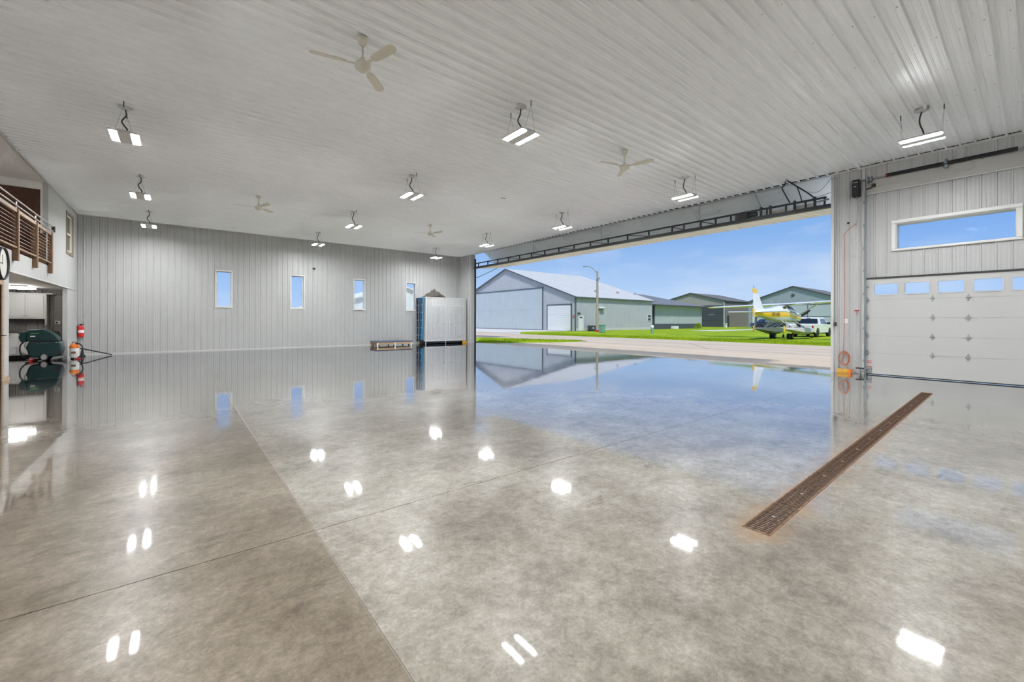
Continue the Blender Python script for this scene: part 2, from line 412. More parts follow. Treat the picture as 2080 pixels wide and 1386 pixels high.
RIB = 0.2286
def prof(a, h=0.02, period=RIB, minor=True):
    """height of a ribbed steel sheet at distance a from a rib centre"""
    q = (a + period/2) % period - period/2; x = abs(q)
    if x < 0.010: return h
    if x < 0.024: return h * (0.024 - x) / 0.014
    if minor:
        y = abs(x - period/3)
        if y < 0.007: return h*0.16
        if y < 0.014: return h*0.16 * (0.014 - y) / 0.007
    return 0.0
def rib_sheet(w, length, holes=(), phase=0.0, h=0.02, period=RIB, minor=True):
    """local x across the ribs 0..w, local y along them 0..length, local z = relief; holes = (x0,x1,y0,y1)"""
    xs = {0.0, w}
    k = -1
    while (k - 1)*period + phase < w:
        c = k*period + phase
        for q in (0.010, 0.024) + ((period/3-0.014, period/3-0.007, period/3+0.007, period/3+0.014) if minor else ()):
            for sg in (-1, 1):
                x = c + sg*q
                if 1e-4 < x < w - 1e-4: xs.add(round(x, 5))
        k += 1
    ys = {0.0, length}
    for hx0, hx1, hy0, hy1 in holes:
        for x in (hx0, hx1):
            if 0 < x < w: xs.add(x)
        for y in (hy0, hy1):
            if 0 < y < length: ys.add(y)
    xs, ys = sorted(xs), sorted(ys); mb = MB()
    vs = [(x, y, prof(x - phase, h, period, minor)) for y in ys for x in xs]; n = len(xs); fs = []
    for j in range(len(ys)-1):
        for i in range(n-1):
            cx, cy = (xs[i]+xs[i+1])/2, (ys[j]+ys[j+1])/2
            if any(a < cx < b and c_ < cy < d for a, b, c_, d in holes): continue
            fs.append((j*n+i, j*n+i+1, (j+1)*n+i+1, (j+1)*n+i))
    mb.add(vs, fs)
    me = bpy.data.meshes.new('panel'); me.from_pydata(mb.v, [], mb.f); me.update()
    return me
def rib_wall(parent, total, length, mtx, m, holes=(), phase=0.0, pw=RIB*4, h=0.02):
    """a wall of separate ribbed panels; phase = distance of the first rib from the start"""
    shared = None; x = 0.0; i = 0
    while x < total - 1e-3:
        w = min(pw, total - x)
        hs = [(a-x, b-x, c_, d) for a, b, c_, d in holes if b > x and a < x + w]
        if not hs and abs(w - pw) < 1e-6:
            if shared is None: shared = rib_sheet(w, length, (), phase, h); shared.materials.append(M[m])
            me = shared
        else: me = rib_sheet(w, length, hs, phase, h); me.materials.append(M[m])
        link('panel', me, parent, mtx @ Matrix.Translation((x, 0, 0))); x += pw; i += 1

# ------------------------------------------------------------------ dimensions of the hangar
XL, XR, YB, YF, CE = -3.03, 14.08, 23.02, -6.5, 5.46
XO = 14.40            # outer face of the door wall
OY0, OY1 = 3.53, 21.75   # big door opening along Y
LOFTZ, SOFZ = 2.98, 2.48
GZ = -0.10            # ground outside

# ---- floor: concrete slabs parted by saw cuts
floor = struct('floor')
JX, JY, G = (0.70, 9.36), 2.93, 0.0035
axd = (DR1 - DR0).normalized(); HW = 0.085
def dry(x, sgn): return DR0.y + (x - DR0.x) * axd.y / axd.x + sgn * HW
def slab(poly, tone): MB().prism(poly, 2, -0.10, 0.0).build('slab', 'concrete', floor).color = (*tone, 1)  # tone: pour colour, with dimmer left and brighter door side painted in
box('joint_bed', 'joint', floor, XL-6, XO, YF, YB, -0.14, -0.004)
F = XL - 6
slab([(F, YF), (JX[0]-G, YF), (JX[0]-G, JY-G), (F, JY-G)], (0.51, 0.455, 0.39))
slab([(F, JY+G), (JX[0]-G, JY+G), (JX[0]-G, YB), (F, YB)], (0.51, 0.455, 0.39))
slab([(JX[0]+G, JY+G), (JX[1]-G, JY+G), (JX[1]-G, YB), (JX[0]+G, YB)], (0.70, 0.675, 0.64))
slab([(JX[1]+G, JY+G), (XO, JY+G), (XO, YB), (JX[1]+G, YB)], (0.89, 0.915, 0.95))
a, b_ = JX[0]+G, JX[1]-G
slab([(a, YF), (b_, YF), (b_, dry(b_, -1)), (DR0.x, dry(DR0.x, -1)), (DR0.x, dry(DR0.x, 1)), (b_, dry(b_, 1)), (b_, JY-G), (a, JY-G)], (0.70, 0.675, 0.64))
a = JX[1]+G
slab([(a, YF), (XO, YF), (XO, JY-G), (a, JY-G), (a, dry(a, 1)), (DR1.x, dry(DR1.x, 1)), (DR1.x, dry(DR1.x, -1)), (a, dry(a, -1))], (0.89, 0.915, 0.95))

# ---- ceiling: ribbed steel panels running across the hall
ceil = struct('ceiling')
rib_wall(ceil, YB - YF, XR - XL, basis((XL, YF, CE), (0,1,0), (1,0,0), (0,0,-1)), 'ceil', phase=(1.784 - YF) % RIB, h=0.048)
MB().box(XL-6, XO, YF-0.2, YB+0.2, CE+0.03, CE+0.12).build('roof_deck', 'ceil', ceil)
scr = MB()                      # screw heads in rows below the trusses
x = XL + 0.55
while x < XR:
    y = YF + (1.784 - YF) % RIB
    while y < YB:
        yy = y + 0.036
        scr.add([(x-.008,yy-.008,CE-.006),(x+.008,yy-.008,CE-.006),(x+.008,yy+.008,CE-.006),(x-.008,yy+.008,CE-.006),(x,yy,CE-.013)],
                [(0,1,4),(1,2,4),(2,3,4),(3,0,4)]); y += RIB
    x += 1.22
tag(scr.build('screw_heads', 'grey', ceil), kind='stuff')
tr = struct('trim_1'); box('angle', 'trim', tr, XL, XR, YB-0.03, YB, CE-0.05, CE)
tr = struct('trim_2'); box('angle', 'trim', tr, XR-0.03, XR, YF, OY0, CE-0.07, CE-0.02); box('shadow_gap', 'darkgap', tr, XR-0.028, XR, YF, YB, CE-0.02, CE+0.02)

# ---- back wall with four narrow windows
WZ0, WZ1 = 1.955, 3.60
WX = [(1.32, 1.925), (4.35, 4.955), (7.425, 8.015), (10.415, 11.02)]
wb = struct('wall_back')
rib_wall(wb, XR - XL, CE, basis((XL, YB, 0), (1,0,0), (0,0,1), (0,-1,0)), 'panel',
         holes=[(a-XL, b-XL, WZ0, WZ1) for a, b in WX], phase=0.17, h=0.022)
mb = MB(); xs = [XL-6] + [q for w in WX for q in w] + [XO]
for i in range(0, len(xs), 2): mb.box(xs[i], xs[i+1], YB+0.16, YB+0.22, -0.1, CE)
for a, b in WX: mb.box(a, b, YB+0.16, YB+0.22, -0.1, WZ0); mb.box(a, b, YB+0.16, YB+0.22, WZ1, CE)
mb.build('outer_skin', 'creambldg', wb)
box('base_trim', 'trim', wb, XL, XR, YB-0.022, YB, 0.0, 0.05)
for i, (a, b) in enumerate(WX):
    w = struct(f'window_{i+1}'); fr = MB(); t = 0.045
    for x0, x1, z0, z1 in ((a-t+.02, b+t-.02, WZ1-.02, WZ1+t-.02), (a-t+.02, b+t-.02, WZ0-t+.02, WZ0+.02), (a-t+.02, a+.02, WZ0+.02, WZ1-.02), (b-.02, b+t-.02, WZ0+.02, WZ1-.02)):
        fr.box(x0, x1, YB-0.035, YB-0.005, z0, z1)
    fr.build('casing', 'wintrim', w); rv = MB()
    rv.box(a, a+.015, YB-.005, YB+.22, WZ0, WZ1); rv.box(b-.015, b, YB-.005, YB+.22, WZ0, WZ1)
    rv.box(a+.015, b-.015, YB-.005, YB+.22, WZ1-.015, WZ1); rv.box(a+.015, b-.015, YB-.005, YB+.22, WZ0, WZ0+.015); rv.build('reveal', 'wintrim', w)
    sh = MB(); q = 0.04
    sh.box(a+.015, a+.015+q, YB+.12, YB+.16, WZ0+.015, WZ1-.015); sh.box(b-.015-q, b-.015, YB+.12, YB+.16, WZ0+.015, WZ1-.015)
    sh.box(a+.015+q, b-.015-q, YB+.12, YB+.16, WZ1-.015-q, WZ1-.015); sh.box(a+.015+q, b-.015-q, YB+.12, YB+.16, WZ0+.015, WZ0+.015+q); sh.build('sash', 'wintrim', w)
    box('pane', 'glass', w, a+.05, b-.05, YB+.135, YB+.141, WZ0+.05, WZ1-.05)

# ---- wall with the doors (right): far return, near pier, overhead door bay
wr = struct('wall_right')
GDY0, GDY1, GDZ = -0.30, 2.80, 2.50        # overhead door
TRY0, TRY1, TRZ0, TRZ1 = 0.27, 2.20, 3.19, 3.83   # transom glass
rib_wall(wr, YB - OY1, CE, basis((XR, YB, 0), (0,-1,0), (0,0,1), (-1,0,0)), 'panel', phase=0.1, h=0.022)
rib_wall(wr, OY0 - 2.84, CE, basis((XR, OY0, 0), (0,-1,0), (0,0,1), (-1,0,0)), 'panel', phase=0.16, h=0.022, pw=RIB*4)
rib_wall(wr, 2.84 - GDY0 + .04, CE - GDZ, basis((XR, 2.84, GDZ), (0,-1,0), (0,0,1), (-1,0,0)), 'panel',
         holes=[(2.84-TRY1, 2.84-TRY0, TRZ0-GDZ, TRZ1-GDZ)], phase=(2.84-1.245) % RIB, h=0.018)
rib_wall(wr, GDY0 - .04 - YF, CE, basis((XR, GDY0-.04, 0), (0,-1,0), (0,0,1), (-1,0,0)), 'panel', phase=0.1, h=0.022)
core = MB()
for y0, y1 in ((OY1, YB), (2.80, OY0), (YF, GDY0)): core.box(XR+.004, XO, y0, y1, 0, CE)
core.box(XR+.004, XO, GDY0, TRY0, GDZ, CE); core.box(XR+.004, XO, TRY1, 2.80, GDZ, CE)
core.box(XR+.004, XO, TRY0, TRY1, GDZ, TRZ0); core.box(XR+.004, XO, TRY0, TRY1, TRZ1, CE); core.build('framing', 'panel', wr)
jb = MB(); jb.box(XR-.03, XR+.05, OY1-.004, OY1+.05, 0, CE-.04); jb.build('jamb_corner_trim', 'trim', wr)
box('jamb_seal', 'darkgap', wr, XO-.04, XO+.05, OY1-.06, OY1, 0, 5.2)
box('pier_corner_trim', 'trim', wr, XR-.025, XR+.02, OY0-.06, OY0+.006, 0, CE-.07)
box('pier_edge_trim', 'trim', wr, XR-.03, XR, 2.80, 2.86, 0, CE-.07)
box('spring_board', 'beige', wr, XR-.045, XR-.02, GDY0-.2, 2.78, 4.70, 5.03)
box('spring_board_drip', 'trim', wr, XR-.055, XR-.02, GDY0-.2, 2.78, 4.675, 4.70)
box('lintel_seal', 'darkgap', wr, XR-.075, XR-.018, GDY0, 2.79, 2.475, 2.51)
w = struct('window_5'); fr = MB(); t = .09
fr.bbox(XR-.055, XR-.012, TRY0-t, TRY1+t, TRZ1, TRZ1+t, .012); fr.bbox(XR-.055, XR-.012, TRY0-t, TRY1+t, TRZ0-.05, TRZ0, .012)
fr.bbox(XR-.055, XR-.012, TRY0-t, TRY0, TRZ0, TRZ1, .012); fr.bbox(XR-.055, XR-.012, TRY1, TRY1+t, TRZ0, TRZ1, .012); fr.build('casing', 'wintrim', w)
rv = MB(); rv.box(XR-.02, XO, TRY0, TRY0+.012, TRZ0, TRZ1); rv.box(XR-.02, XO, TRY1-.012, TRY1, TRZ0, TRZ1)
rv.box(XR-.02, XO, TRY0+.012, TRY1-.012, TRZ0, TRZ0+.012); rv.box(XR-.02, XO, TRY0+.012, TRY1-.012, TRZ1-.012, TRZ1); rv.build('reveal', 'wintrim', w)
box('pane', 'glass', w, XR+.1, XR+.106, TRY0+.012, TRY1-.012, TRZ0+.012, TRZ1-.012)

# ---- left wall: column, drywall above the alcove, loft
wl_ = struct('wall_left')
COLY = 14.67; FARY = 21.15; LOFTY = 18.37
T = 0.12
box('lower_drywall', 'drywall', wl_, XL-T, XL, YF, 13.20, 0, LOFTZ)
box('lower_drywall', 'drywall', wl_, XL-T, XL, 14.22, COLY, 0, SOFZ)
box('lower_drywall', 'drywall', wl_, XL-T, XL, 13.20, 14.22, 2.12, LOFTZ)
box('far_pilaster', 'drywall', wl_, XL-T, XL, FARY, YB-.03, 0, SOFZ)
box('fascia', 'drywall', wl_, XL-T, XL, 14.22, YB-.03, SOFZ, LOFTZ)
UWY0, UWY1, UWZ0, UWZ1 = 20.92, 21.94, 3.76, 5.06
up_ = MB(); up_.box(XL-T, XL, LOFTY, UWY0, LOFTZ, CE); up_.box(XL-T, XL, UWY1, YB-.03, LOFTZ, CE)
up_.box(XL-T, XL, UWY0, UWY1, LOFTZ, UWZ0); up_.box(XL-T, XL, UWY0, UWY1, UWZ1, CE); up_.build('upper_drywall', 'drywall', wl_)
box('loft_end_wall', 'loftwhite', wl_, XL-6, XL-T, LOFTY, LOFTY+.12, LOFTZ, CE)
box('loft_rear_wall', 'drywall', wl_, XL-6.1, XL-6, YF, YB, -.1, CE)
box('column_return', 'drywall', wl_, XL-6, XL-T, COLY-.12, COLY, 0, SOFZ)
box('loft_floor', 'loftwhite', wl_, XL-6, XL-T, YF, YB, SOFZ, LOFTZ)
box('loft_ceiling', 'loftwhite', wl_, XL-6, XL-.02, YF, LOFTY, CE-.012, CE+.03)
box('cornice', 'trim', wl_, XL-.02, XL+.035, YF, YB-.03, CE-.075, CE-.026)
box('soffit_bead', 'trim', wl_, XL-T-.02, XL+.012, COLY, YB-.03, SOFZ-.012, SOFZ+.03)
bbs = struct('baseboard_left'); box('board', 'tanwood', bbs, XL, XL+.018, 14.24, COLY+.018, 0, .09); box('board', 'tanwood', bbs, XL-T, XL+.018, COLY, COLY+.018, 0, .09)
wf = struct('wall_front'); box('panel', mat('grey_front_wall', (0.20, 0.19, 0.175), .6), wf, XL-6.1, XO, YF-.2, YF, -.1, CE)

# alcove rear wall: dark corrugated steel
wa = struct('wall_alcove')
rib_wall(wa, 3.0, SOFZ, basis((XL-3.0, YB, 0), (1,0,0), (0,0,1), (0,-1,0)), 'darkrib', phase=0.08, h=0.022)

# interior window in the upper left wall
w = struct('window_6'); fr = MB()
for y0, y1, z0, z1 in ((UWY0-.08, UWY1+.08, UWZ1, UWZ1+.08), (UWY0-.08, UWY1+.08, UWZ0-.1, UWZ0), (UWY0-.08, UWY0, UWZ0, UWZ1), (UWY1, UWY1+.08, UWZ0, UWZ1)):
    fr.box(XL, XL+.03, y0, y1, z0, z1)
fr.build('casing', mat('taupe_casing', (0.26, 0.22, 0.17), .5), w); sh = MB()
zm = 4.40
for y0, y1, z0, z1 in ((UWY0, UWY0+.07, UWZ0, UWZ1), (UWY1-.07, UWY1, UWZ0, UWZ1), (UWY0+.07, UWY1-.07, UWZ1-.07, UWZ1), (UWY0+.07, UWY1-.07, UWZ0, UWZ0+.07), (UWY0+.07, UWY1-.07, zm-.035, zm+.035)):
    sh.box(XL-.07, XL-.02, y0, y1, z0, z1)
sh.build('sash', 'cream', w)
for z0, z1 in ((UWZ0+.07, zm-.035), (zm+.035, UWZ1-.07)): box('pane', 'greyglass', w, XL-.05, XL-.044, UWY0+.07, UWY1-.07, z0, z1)
box('blind', 'cream', w, XL-.09, XL-.08, UWY0, UWY1, UWZ0, UWZ1)

# loft door (brown) in the loft end wall
d1 = struct('door_1'); y = LOFTY
DX1 = -3.03 - .16
pA = MB(); DT = 5.08
pA.bbox(DX1-.13, DX1, y-.03, y-.002, LOFTZ, DT+.13, .006); pA.bbox(DX1-2.0, DX1-1.87, y-.03, y-.002, LOFTZ, DT+.13, .006); pA.bbox(DX1-1.87, DX1-.13, y-.03, y-.002, DT, DT+.13, .006)
pA.build('casing', 'brown', d1)
lf = box('leaf', 'brown', d1, DX1-1.87, DX1-.13, y-.02, y-.002, LOFTZ+.01, DT)
st = MB()
for x0, x1, z0, z1 in ((-1.77,-1.07,3.2,3.9),(-1.77,-1.07,4.05,4.95),(-.95,-.25,3.2,3.9),(-.95,-.25,4.05,4.95)): st.bbox(DX1+x0, DX1+x1, y-.03, y-.018, z0, z1, .01)
st.build('raised_panel', 'brown', lf)

# lower left door at the frame edge
d2 = struct('door_2'); cs = MB()
cs.bbox(XL, XL+.025, 14.13, 14.235, 0, 2.13, .005); cs.bbox(XL, XL+.025, 13.10, 14.235, 2.13, 2.235, .005); cs.bbox(XL, XL+.025, 13.10, 13.205, 0, 2.13, .005); cs.build('casing', 'tanwood', d2)
lf = MB(); lf.box(XL-.07, XL-.03, 13.22, 13.36, .01, 2.12); lf.box(XL-.07, XL-.03, 14.06, 14.20, .01, 2.12); lf.box(XL-.07, XL-.03, 13.36, 14.06, 1.98, 2.12); lf.box(XL-.07, XL-.03, 13.36, 14.06, .01, .25)
lf = lf.build('leaf', 'postwood', d2); box('pane', 'darkglass', lf, XL-.055, XL-.045, 13.36, 14.06, .25, 1.98)
hd = MB(); hd.cyl((XL-.03, 14.13, 1.02), (XL+.05, 14.13, 1.02), .012); hd.tube([(XL+.05, 14.13, 1.02), (XL+.055, 14.20, 1.02), (XL+.05, 14.26, 1.015)], .011); hd.lathe([(.03, 0), (.03, .012)], (XL-.03, 14.13, 1.02), 'X'); hd.build('lever', 'black', lf)
jm = box('jamb', 'postwood', d2, XL-.12, XL, 14.20, 14.22, 0, 2.13)

# ------------------------------------------------------------------ big bifold hangar door, folded open
bd = struct('door_3', label='open bifold hangar door folded up under the header')
HXh, HZh = 16.10, 4.76
DY0, DY1 = OY0 + .06, OY1 - .15
# lower leaf: corrugated outer skin facing down, ribs running outward
p0 = Vector((14.32, DY1, 4.60)); ax = Vector((0,-1,0)); ay = (Vector((HXh, DY1, HZh)) - p0); L1 = ay.length; ay.normalize(); az = ax.cross(ay)
if az.z > 0: pass
rib_wall(bd, DY1-DY0, L1, basis(p0, ax, ay, az), 'underside', phase=.1, h=.022 if az.z < 0 else -.022)
MB().prism([(14.32, 4.612), (HXh, HZh+.012), (HXh, HZh+.07), (14.32, 4.67)], 1, DY0, DY1).build('lower_leaf_core', 'liner', bd)
# upper leaf: pale liner facing in
th = Vector((14.42, 0, 6.08)); hh = Vector((HXh, 0, HZh+.06))
seg = 8; dyy = (DY1-DY0)/seg
nrm = Vector((hh.z-th.z, 0, -(hh.x-th.x))).normalized()
for i in range(seg):
    y1 = DY1 - i*dyy; y0 = y1 - dyy + .012
    q = [(th.x, th.z), (hh.x, hh.z), (hh.x+.06, hh.z+.05), (th.x+.06, th.z+.05)]
    MB().prism(q, 1, y0, y1).build('liner_sheet', 'liner', bd)
MB().prism([(th.x+.07, th.z+.06), (hh.x+.07, hh.z+.06), (hh.x+.1, hh.z+.09), (th.x+.1, th.z+.09)], 1, DY0, DY1).build('upper_skin', 'underside', bd)
box('header', 'panel', bd, XR+.02, XO, OY0, OY1, CE+.02, 6.2)
# truss along the bottom edge
box('bottom_beam', 'blacksteel', bd, 14.20, 14.34, DY0, DY1, 4.565, 4.665)
TXo = 14.24
box('top_chord', 'blacksteel', bd, TXo-.025, TXo+.025, DY0+.1, DY1-.05, 4.845, 4.895)
vy = []; y = DY0 + .14
k = 0
while y < DY1 - .05:
    vy.append(y); y += (0.46, 0.50, 0.52, 0.62)[k % 4] if y < 8 else 0.98; k += 1
vme = MB().box(TXo-.022, TXo+.022, -.022, .022, 4.66, 4.85).mesh('upright', 'blacksteel')
for y in vy + [DY1-.08]: link('upright', vme, bd, Matrix.Translation((0, y, 0)))
for a, b in list(zip(vy, vy[1:]))[6::2]:
    MB().cyl((TXo, a, 4.66), (TXo, b, 4.85), .014, 6).build('diagonal', 'blacksteel', bd)
mo = MB(); mo.bbox(14.16, 14.36, 5.75, 6.02, 4.665, 4.86, .015); mo.cyl((14.26, 5.50, 4.76), (14.26, 5.75, 4.76), .075, 14); mo.bbox(14.18, 14.34, 6.02, 6.14, 4.67, 4.83, .01); mo.build('lift_motor', 'black', bd)
for y in (3.95, 4.45, 5.1, 5.36): box('cam_bracket', 'blacksteel', bd, 14.17, 14.22, y-.03, y+.03, 4.66, 4.93)
box('control_box', 'beige', bd, 14.27, 14.36, 4.00, 4.52, 4.67, 4.78, b=.01); box('cable_tray', 'taupelight', bd, 14.27, 14.36, 4.72, 5.15, 4.67, 4.76, b=.01)
pl = MB(); pl.lathe([(.05, -.02), (.05, .02)], (14.22, 3.86, 4.72), 'Y', 14); pl.build('strap_pulley', 'gwhite', bd)
MB().cyl((14.2, 3.62, 4.80), (14.2, 3.95, 4.765), .025, 10).build('latch_tube', 'darkgalv', bd)
MB().cyl((14.24, 3.58, 4.98), (14.24, 4.05, 4.90), .006, 6).build('guide_wire', 'cord', bd)
for y in (7.4, 11.8, 16.2, 20.2):
    MB().box(14.36, 14.363, y-.008, y+.008, 4.66, 5.75).build('lift_strap', 'grey', bd)
MB().cyl((14.35, OY1-.04, 3.97), (HXh-.02, DY1-.02, HZh+.02), .02, 8).build('guide_arm', 'darkgalv', bd)
box('guide_rail', 'blacksteel', bd, XO+.01, XO+.05, OY1-.05, OY1-.005, 0.02, 5.2)
lt = MB(); lt.tube([(14.36, OY1-.05, 2.30), (14.33, OY1-.10, 2.2), (14.36, OY1-.12, 2.1), (14.36, OY1-.05, 1.95)], .018); lt.build('latch_hook', 'black', bd)
lk = MB(); lk.lathe([(.035, 0), (.035, .03), (.02, .04)], (XR-.03, OY1+.12, 1.98), 'X'); tag(lk.build('wall_hook', 'grey'), 'small grey round hook on the jamb beside the hangar opening', 'hook')

# supply cables drooping from the ceiling to the truss
def bez(pts, n=14):
    pts = [Vector(p) for p in pts]; out = []
    for i in range(len(pts)-1):
        p0 = pts[max(i-1, 0)]; p1 = pts[i]; p2 = pts[i+1]; p3 = pts[min(i+2, len(pts)-1)]
        for k in range(n):
            t = k/n; out.append(0.5*((2*p1) + (p2-p0)*t + (2*p0-5*p1+4*p2-p3)*t*t + (3*p1-p0-3*p2+p3)*t**3))
    return out + [pts[-1]]
t = thing('power_cable', 'black power cables looping from the ceiling to the open hangar door truss', 'cable')
MB().tube(bez([(13.7, 4.52, CE-.02), (13.72, 4.56, CE-.14), (13.9, 4.68, CE-.16), (14.1, 4.67, 5.15), (14.22, 4.58, 4.90)], 8), .016, 7).build('drop_cable', 'black', t)
MB().tube(bez([(13.75, 4.50, CE-.02), (13.95, 4.35, 5.30), (14.15, 4.12, 5.08), (14.24, 3.95, 4.89)], 8), .020, 7).build('drop_cable', 'black', t)
MB().tube(bez([(13.95, 4.32, 5.27), (14.1, 4.30, 5.1), (14.22, 4.28, 4.90)], 8), .014, 7).build('drop_cable', 'black', t)
MB().lathe([(.05, 0), (.05, -.03), (.03, -.04)], (13.72, 4.52, CE-.0), 'Z').build('ceiling_gland', 'grey', t)
MB().tube(bez([(14.12, 4.15, 5.12), (14.05, 3.85, 5.02), (14.0, 3.62, 5.18), (14.02, 3.52, 5.34)], 8), .008, 6).build('thin_lead', 'grey', t)

# ------------------------------------------------------------------ overhead sectional door
od = struct('door_4', label='white sectional overhead door with a row of small windows')
secz = [0.03, 0.565, 1.01, 1.47, 1.935, 2.475]; DXi = XR - .05
wins = [(2.609, 2.164), (2.028, 1.603), (1.453, 1.032), (0.88, 0.461), (0.323, -0.10)]
hinge = MB(); hinge.add([(0,-.035,0),(0,.035,0),(0,0,.085),(-.012,-.03,0),(-.012,.03,0),(-.012,0,.075)], [(0,1,2),(3,5,4),(0,3,4,1),(1,4,5,2),(2,5,3,0)])
hinge.add([(0,-.035,0),(0,.035,0),(0,0,-.085),(-.012,-.03,0),(-.012,.03,0),(-.012,0,-.075)], [(0,2,1),(3,4,5),(0,1,4,3),(1,2,5,4),(2,0,3,5)])
hinge.cyl((-.014, -.045, 0), (-.014, .045, 0), .011, 8); hme = hinge.mesh('hinge', 'galv')
for i in range(5):
    z0, z1 = secz[i] + .003, secz[i+1] - .003; mb = MB()
    if i < 4: mb.box(DXi, DXi+.045, GDY0+.01, 2.79, z0, z1)
    else:
        zz0, zz1 = 2.065, 2.335; ys = [GDY0+.01] + sorted(q for w_ in wins for q in w_) + [2.79]
        mb.box(DXi, DXi+.045, GDY0+.01, 2.79, z0, zz0); mb.box(DXi, DXi+.045, GDY0+.01, 2.79, zz1, z1)
        for k in range(0, len(ys), 2): mb.box(DXi, DXi+.045, ys[k], ys[k+1], zz0, zz1)
    s_ = mb.build('door_section', 'doorwhite', od)
    if i == 4:
        for y1, y0 in wins:
            fr = MB()
            for a0, a1, b0, b1 in ((y0-.02, y1+.02, zz1, zz1+.02), (y0-.02, y1+.02, zz0-.02, zz0), (y0-.02, y0, zz0, zz1), (y1, y1+.02, zz0, zz1)): fr.box(DXi-.012, DXi+.001, a0, a1, b0, b1)
            fr.build('window_frame', 'doorwhite', s_); box('pane', 'glass', s_, DXi+.02, DXi+.025, y0, y1, zz0, zz1)
for i in range(1, 5):
    for y in (2.745, 1.545, 0.965, -0.25): link('hinge', hme, od, Matrix.Translation((DXi-.001, y, secz[i])))
for z in secz[1:5]: box('seam_gasket', 'grey', od, DXi+.006, DXi+.04, GDY0+.012, 2.788, z-.0029, z+.0029)
box('bottom_seal', 'darkgap', od, DXi, DXi+.045, GDY0+.01, 2.79, .008, .033)
tk = MB()
tk.box(DXi-.05, DXi-.045, 2.765, 2.80, 0, 4.78); tk.box(DXi-.05, DXi+.01, 2.797, 2.802, 0, 4.78); tk.box(DXi-.05, DXi-.045, GDY0-.0, GDY0+.035, 0, 4.78); tk.build('track', 'darkgalv', od)
for z in (0.35, 1.2, 2.1, 2.7, 3.3, 3.9, 4.5): box('track_bracket', 'galv', od, DXi-.04, DXi+.03, 2.80, 2.835, z-.03, z+.03)
for z in (0.14, 2.28): MB().cyl((DXi-.03, 2.72, z), (DXi-.03, 2.80, z), .022, 10).build('roller', 'galv', od)
box('corner_bracket', 'galv', od, DXi-.012, DXi, 2.66, 2.78, .05, .20)
for z in (.30, .345, .20): box('warning_label', 'sign', od, DXi-.002, DXi, 2.66, 2.755, z, z+.02)
lk = MB(); lk.bbox(DXi-.05, DXi-.01, 2.80, 2.98, .135, .165, .005); lk.build('slide_lock', 'black', od)

# torsion shaft and springs above the door
t = thing('torsion_spring', 'black torsion spring pair on a shaft above the white overhead door', 'spring', (XR-.12, 0, 5.07))
MB().cyl((0, 2.70, .0), (0, -.4, .0), .013, 10).build('shaft', 'galv', t)
MB().cyl((0, 2.36, .0), (0, 1.36, .0), .042, 16).build('spring_coil', 'foam', t)
MB().cyl((0, 1.29, .0), (0, .25, .0), .042, 16).build('spring_coil', 'foam', t)
MB().cyl((0, 2.385, 0), (0, 2.355, 0), .044, 16).build('winding_cone', 'redgrip', t)
cb = MB(); cb.bbox(.0, .07, 1.305, 1.345, -.11, .10, .006); cb.cyl((-.02, 1.325, -.07), (.05, 1.325, -.07), .04, 12); cb.build('centre_bracket', 'darkgalv', t)
dm = MB(); dm.lathe([(.03, -.05), (.075, -.045), (.075, -.03), (.055, -.02), (.055, .02), (.075, .03), (.075, .045), (.03, .05)], (0, 2.69, -.02), 'Y', 18); dm.build('cable_drum', 'darkgalv', t)
eb = MB(); eb.box(-.02, .06, 2.74, 2.76, -.16, .1); eb.build('end_bracket', 'galv', t)
al = MB(); al.tube([(0, 2.76, -.26), (-.01, 2.68, -.25), (-.02, 2.62, -.215)], .018, 8); al.bbox(-.07, -.01, 2.57, 2.65, -.25, -.16, .01); al.build('tension_sensor', 'black', t)

# opener on the pier
t = thing('door_opener', 'black jackshaft door opener box on the white pier', 'opener', (XR-.02, 2.97, 4.62))
ob = MB(); ob.bbox(-.22, -.02, -.085, .075, .03, .47, .02); ob.build('housing', 'black', t)
box('cover_band', 'grey', t, -.222, -.218, -.06, .06, .385, .40); box('emblem', 'gwhite', t, -.222, -.218, -.02, .02, .28, .295)
MB().cyl((-.1, -.02, .43), (-.1, -.26, .45), .02, 10).build('drive_coupling', 'darkgalv', t)
MB().lathe([(.03, 0), (.03, .035), (.016, .05)], (-.1, -.02, -.015), 'Z').build('lamp_fitting', 'galv', t)
MB().tube(bez([(-.1, -.02, -.01), (-.05, -.03, -.3), (-.02, .0, -.55), (-.02, .02, -.72)], 6), .008, 6).build('power_lead', 'grey', t)
t = thing('release_handle', 'red emergency release handle on a white rope beside the overhead door', 'handle', (XR-.04, 2.965, 1.66))
MB().tube([(0, 0, 0), (0, .005, 1.5), (-.03, .0, 2.95)], .003, 6).build('rope', 'gwhite', t)
hn = MB(); hn.cyl((0, -.055, .01), (0, .055, .01), .014, 10); hn.cyl((0, 0, .0), (0, 0, -.10), .006, 8); hn.build('grip', 'redgrip', t); MB().lathe([(.006,0),(.012,.01),(.006,.03)], (0,0,-.13)).build('pull_bead', 'grey', t)
t = thing('extension_cord', 'orange extension cord coiled on the pier with a lead running up', 'cord', (XR-.035, 3.23, .385))
MB().tube(bez([(0, .02, .19), (.005, .0, 1.2), (.005, .0, 3.0), (-.0, .0, 3.35), (-.0, -.27, 3.62)], 8), .006, 6).build('lead', 'cordorange', t)
for j, (ry, rz, oy) in enumerate(((.115, .185, 0), (.108, .176, .006), (.12, .178, -.004))):
    MB().tube([(-.01-.012*j, oy + ry*math.cos(q*PI/16), rz*math.sin(q*PI/16)) for q in range(33)], .009, 7, caps=False).build('coil', 'cordorange', t)
MB().tube(bez([(-.02, .03, .15), (-.03, .0, .05), (-.03, .035, -.06), (-.02, -.02, -.17)], 6), .009, 7).build('loose_end', 'cordorange', t)
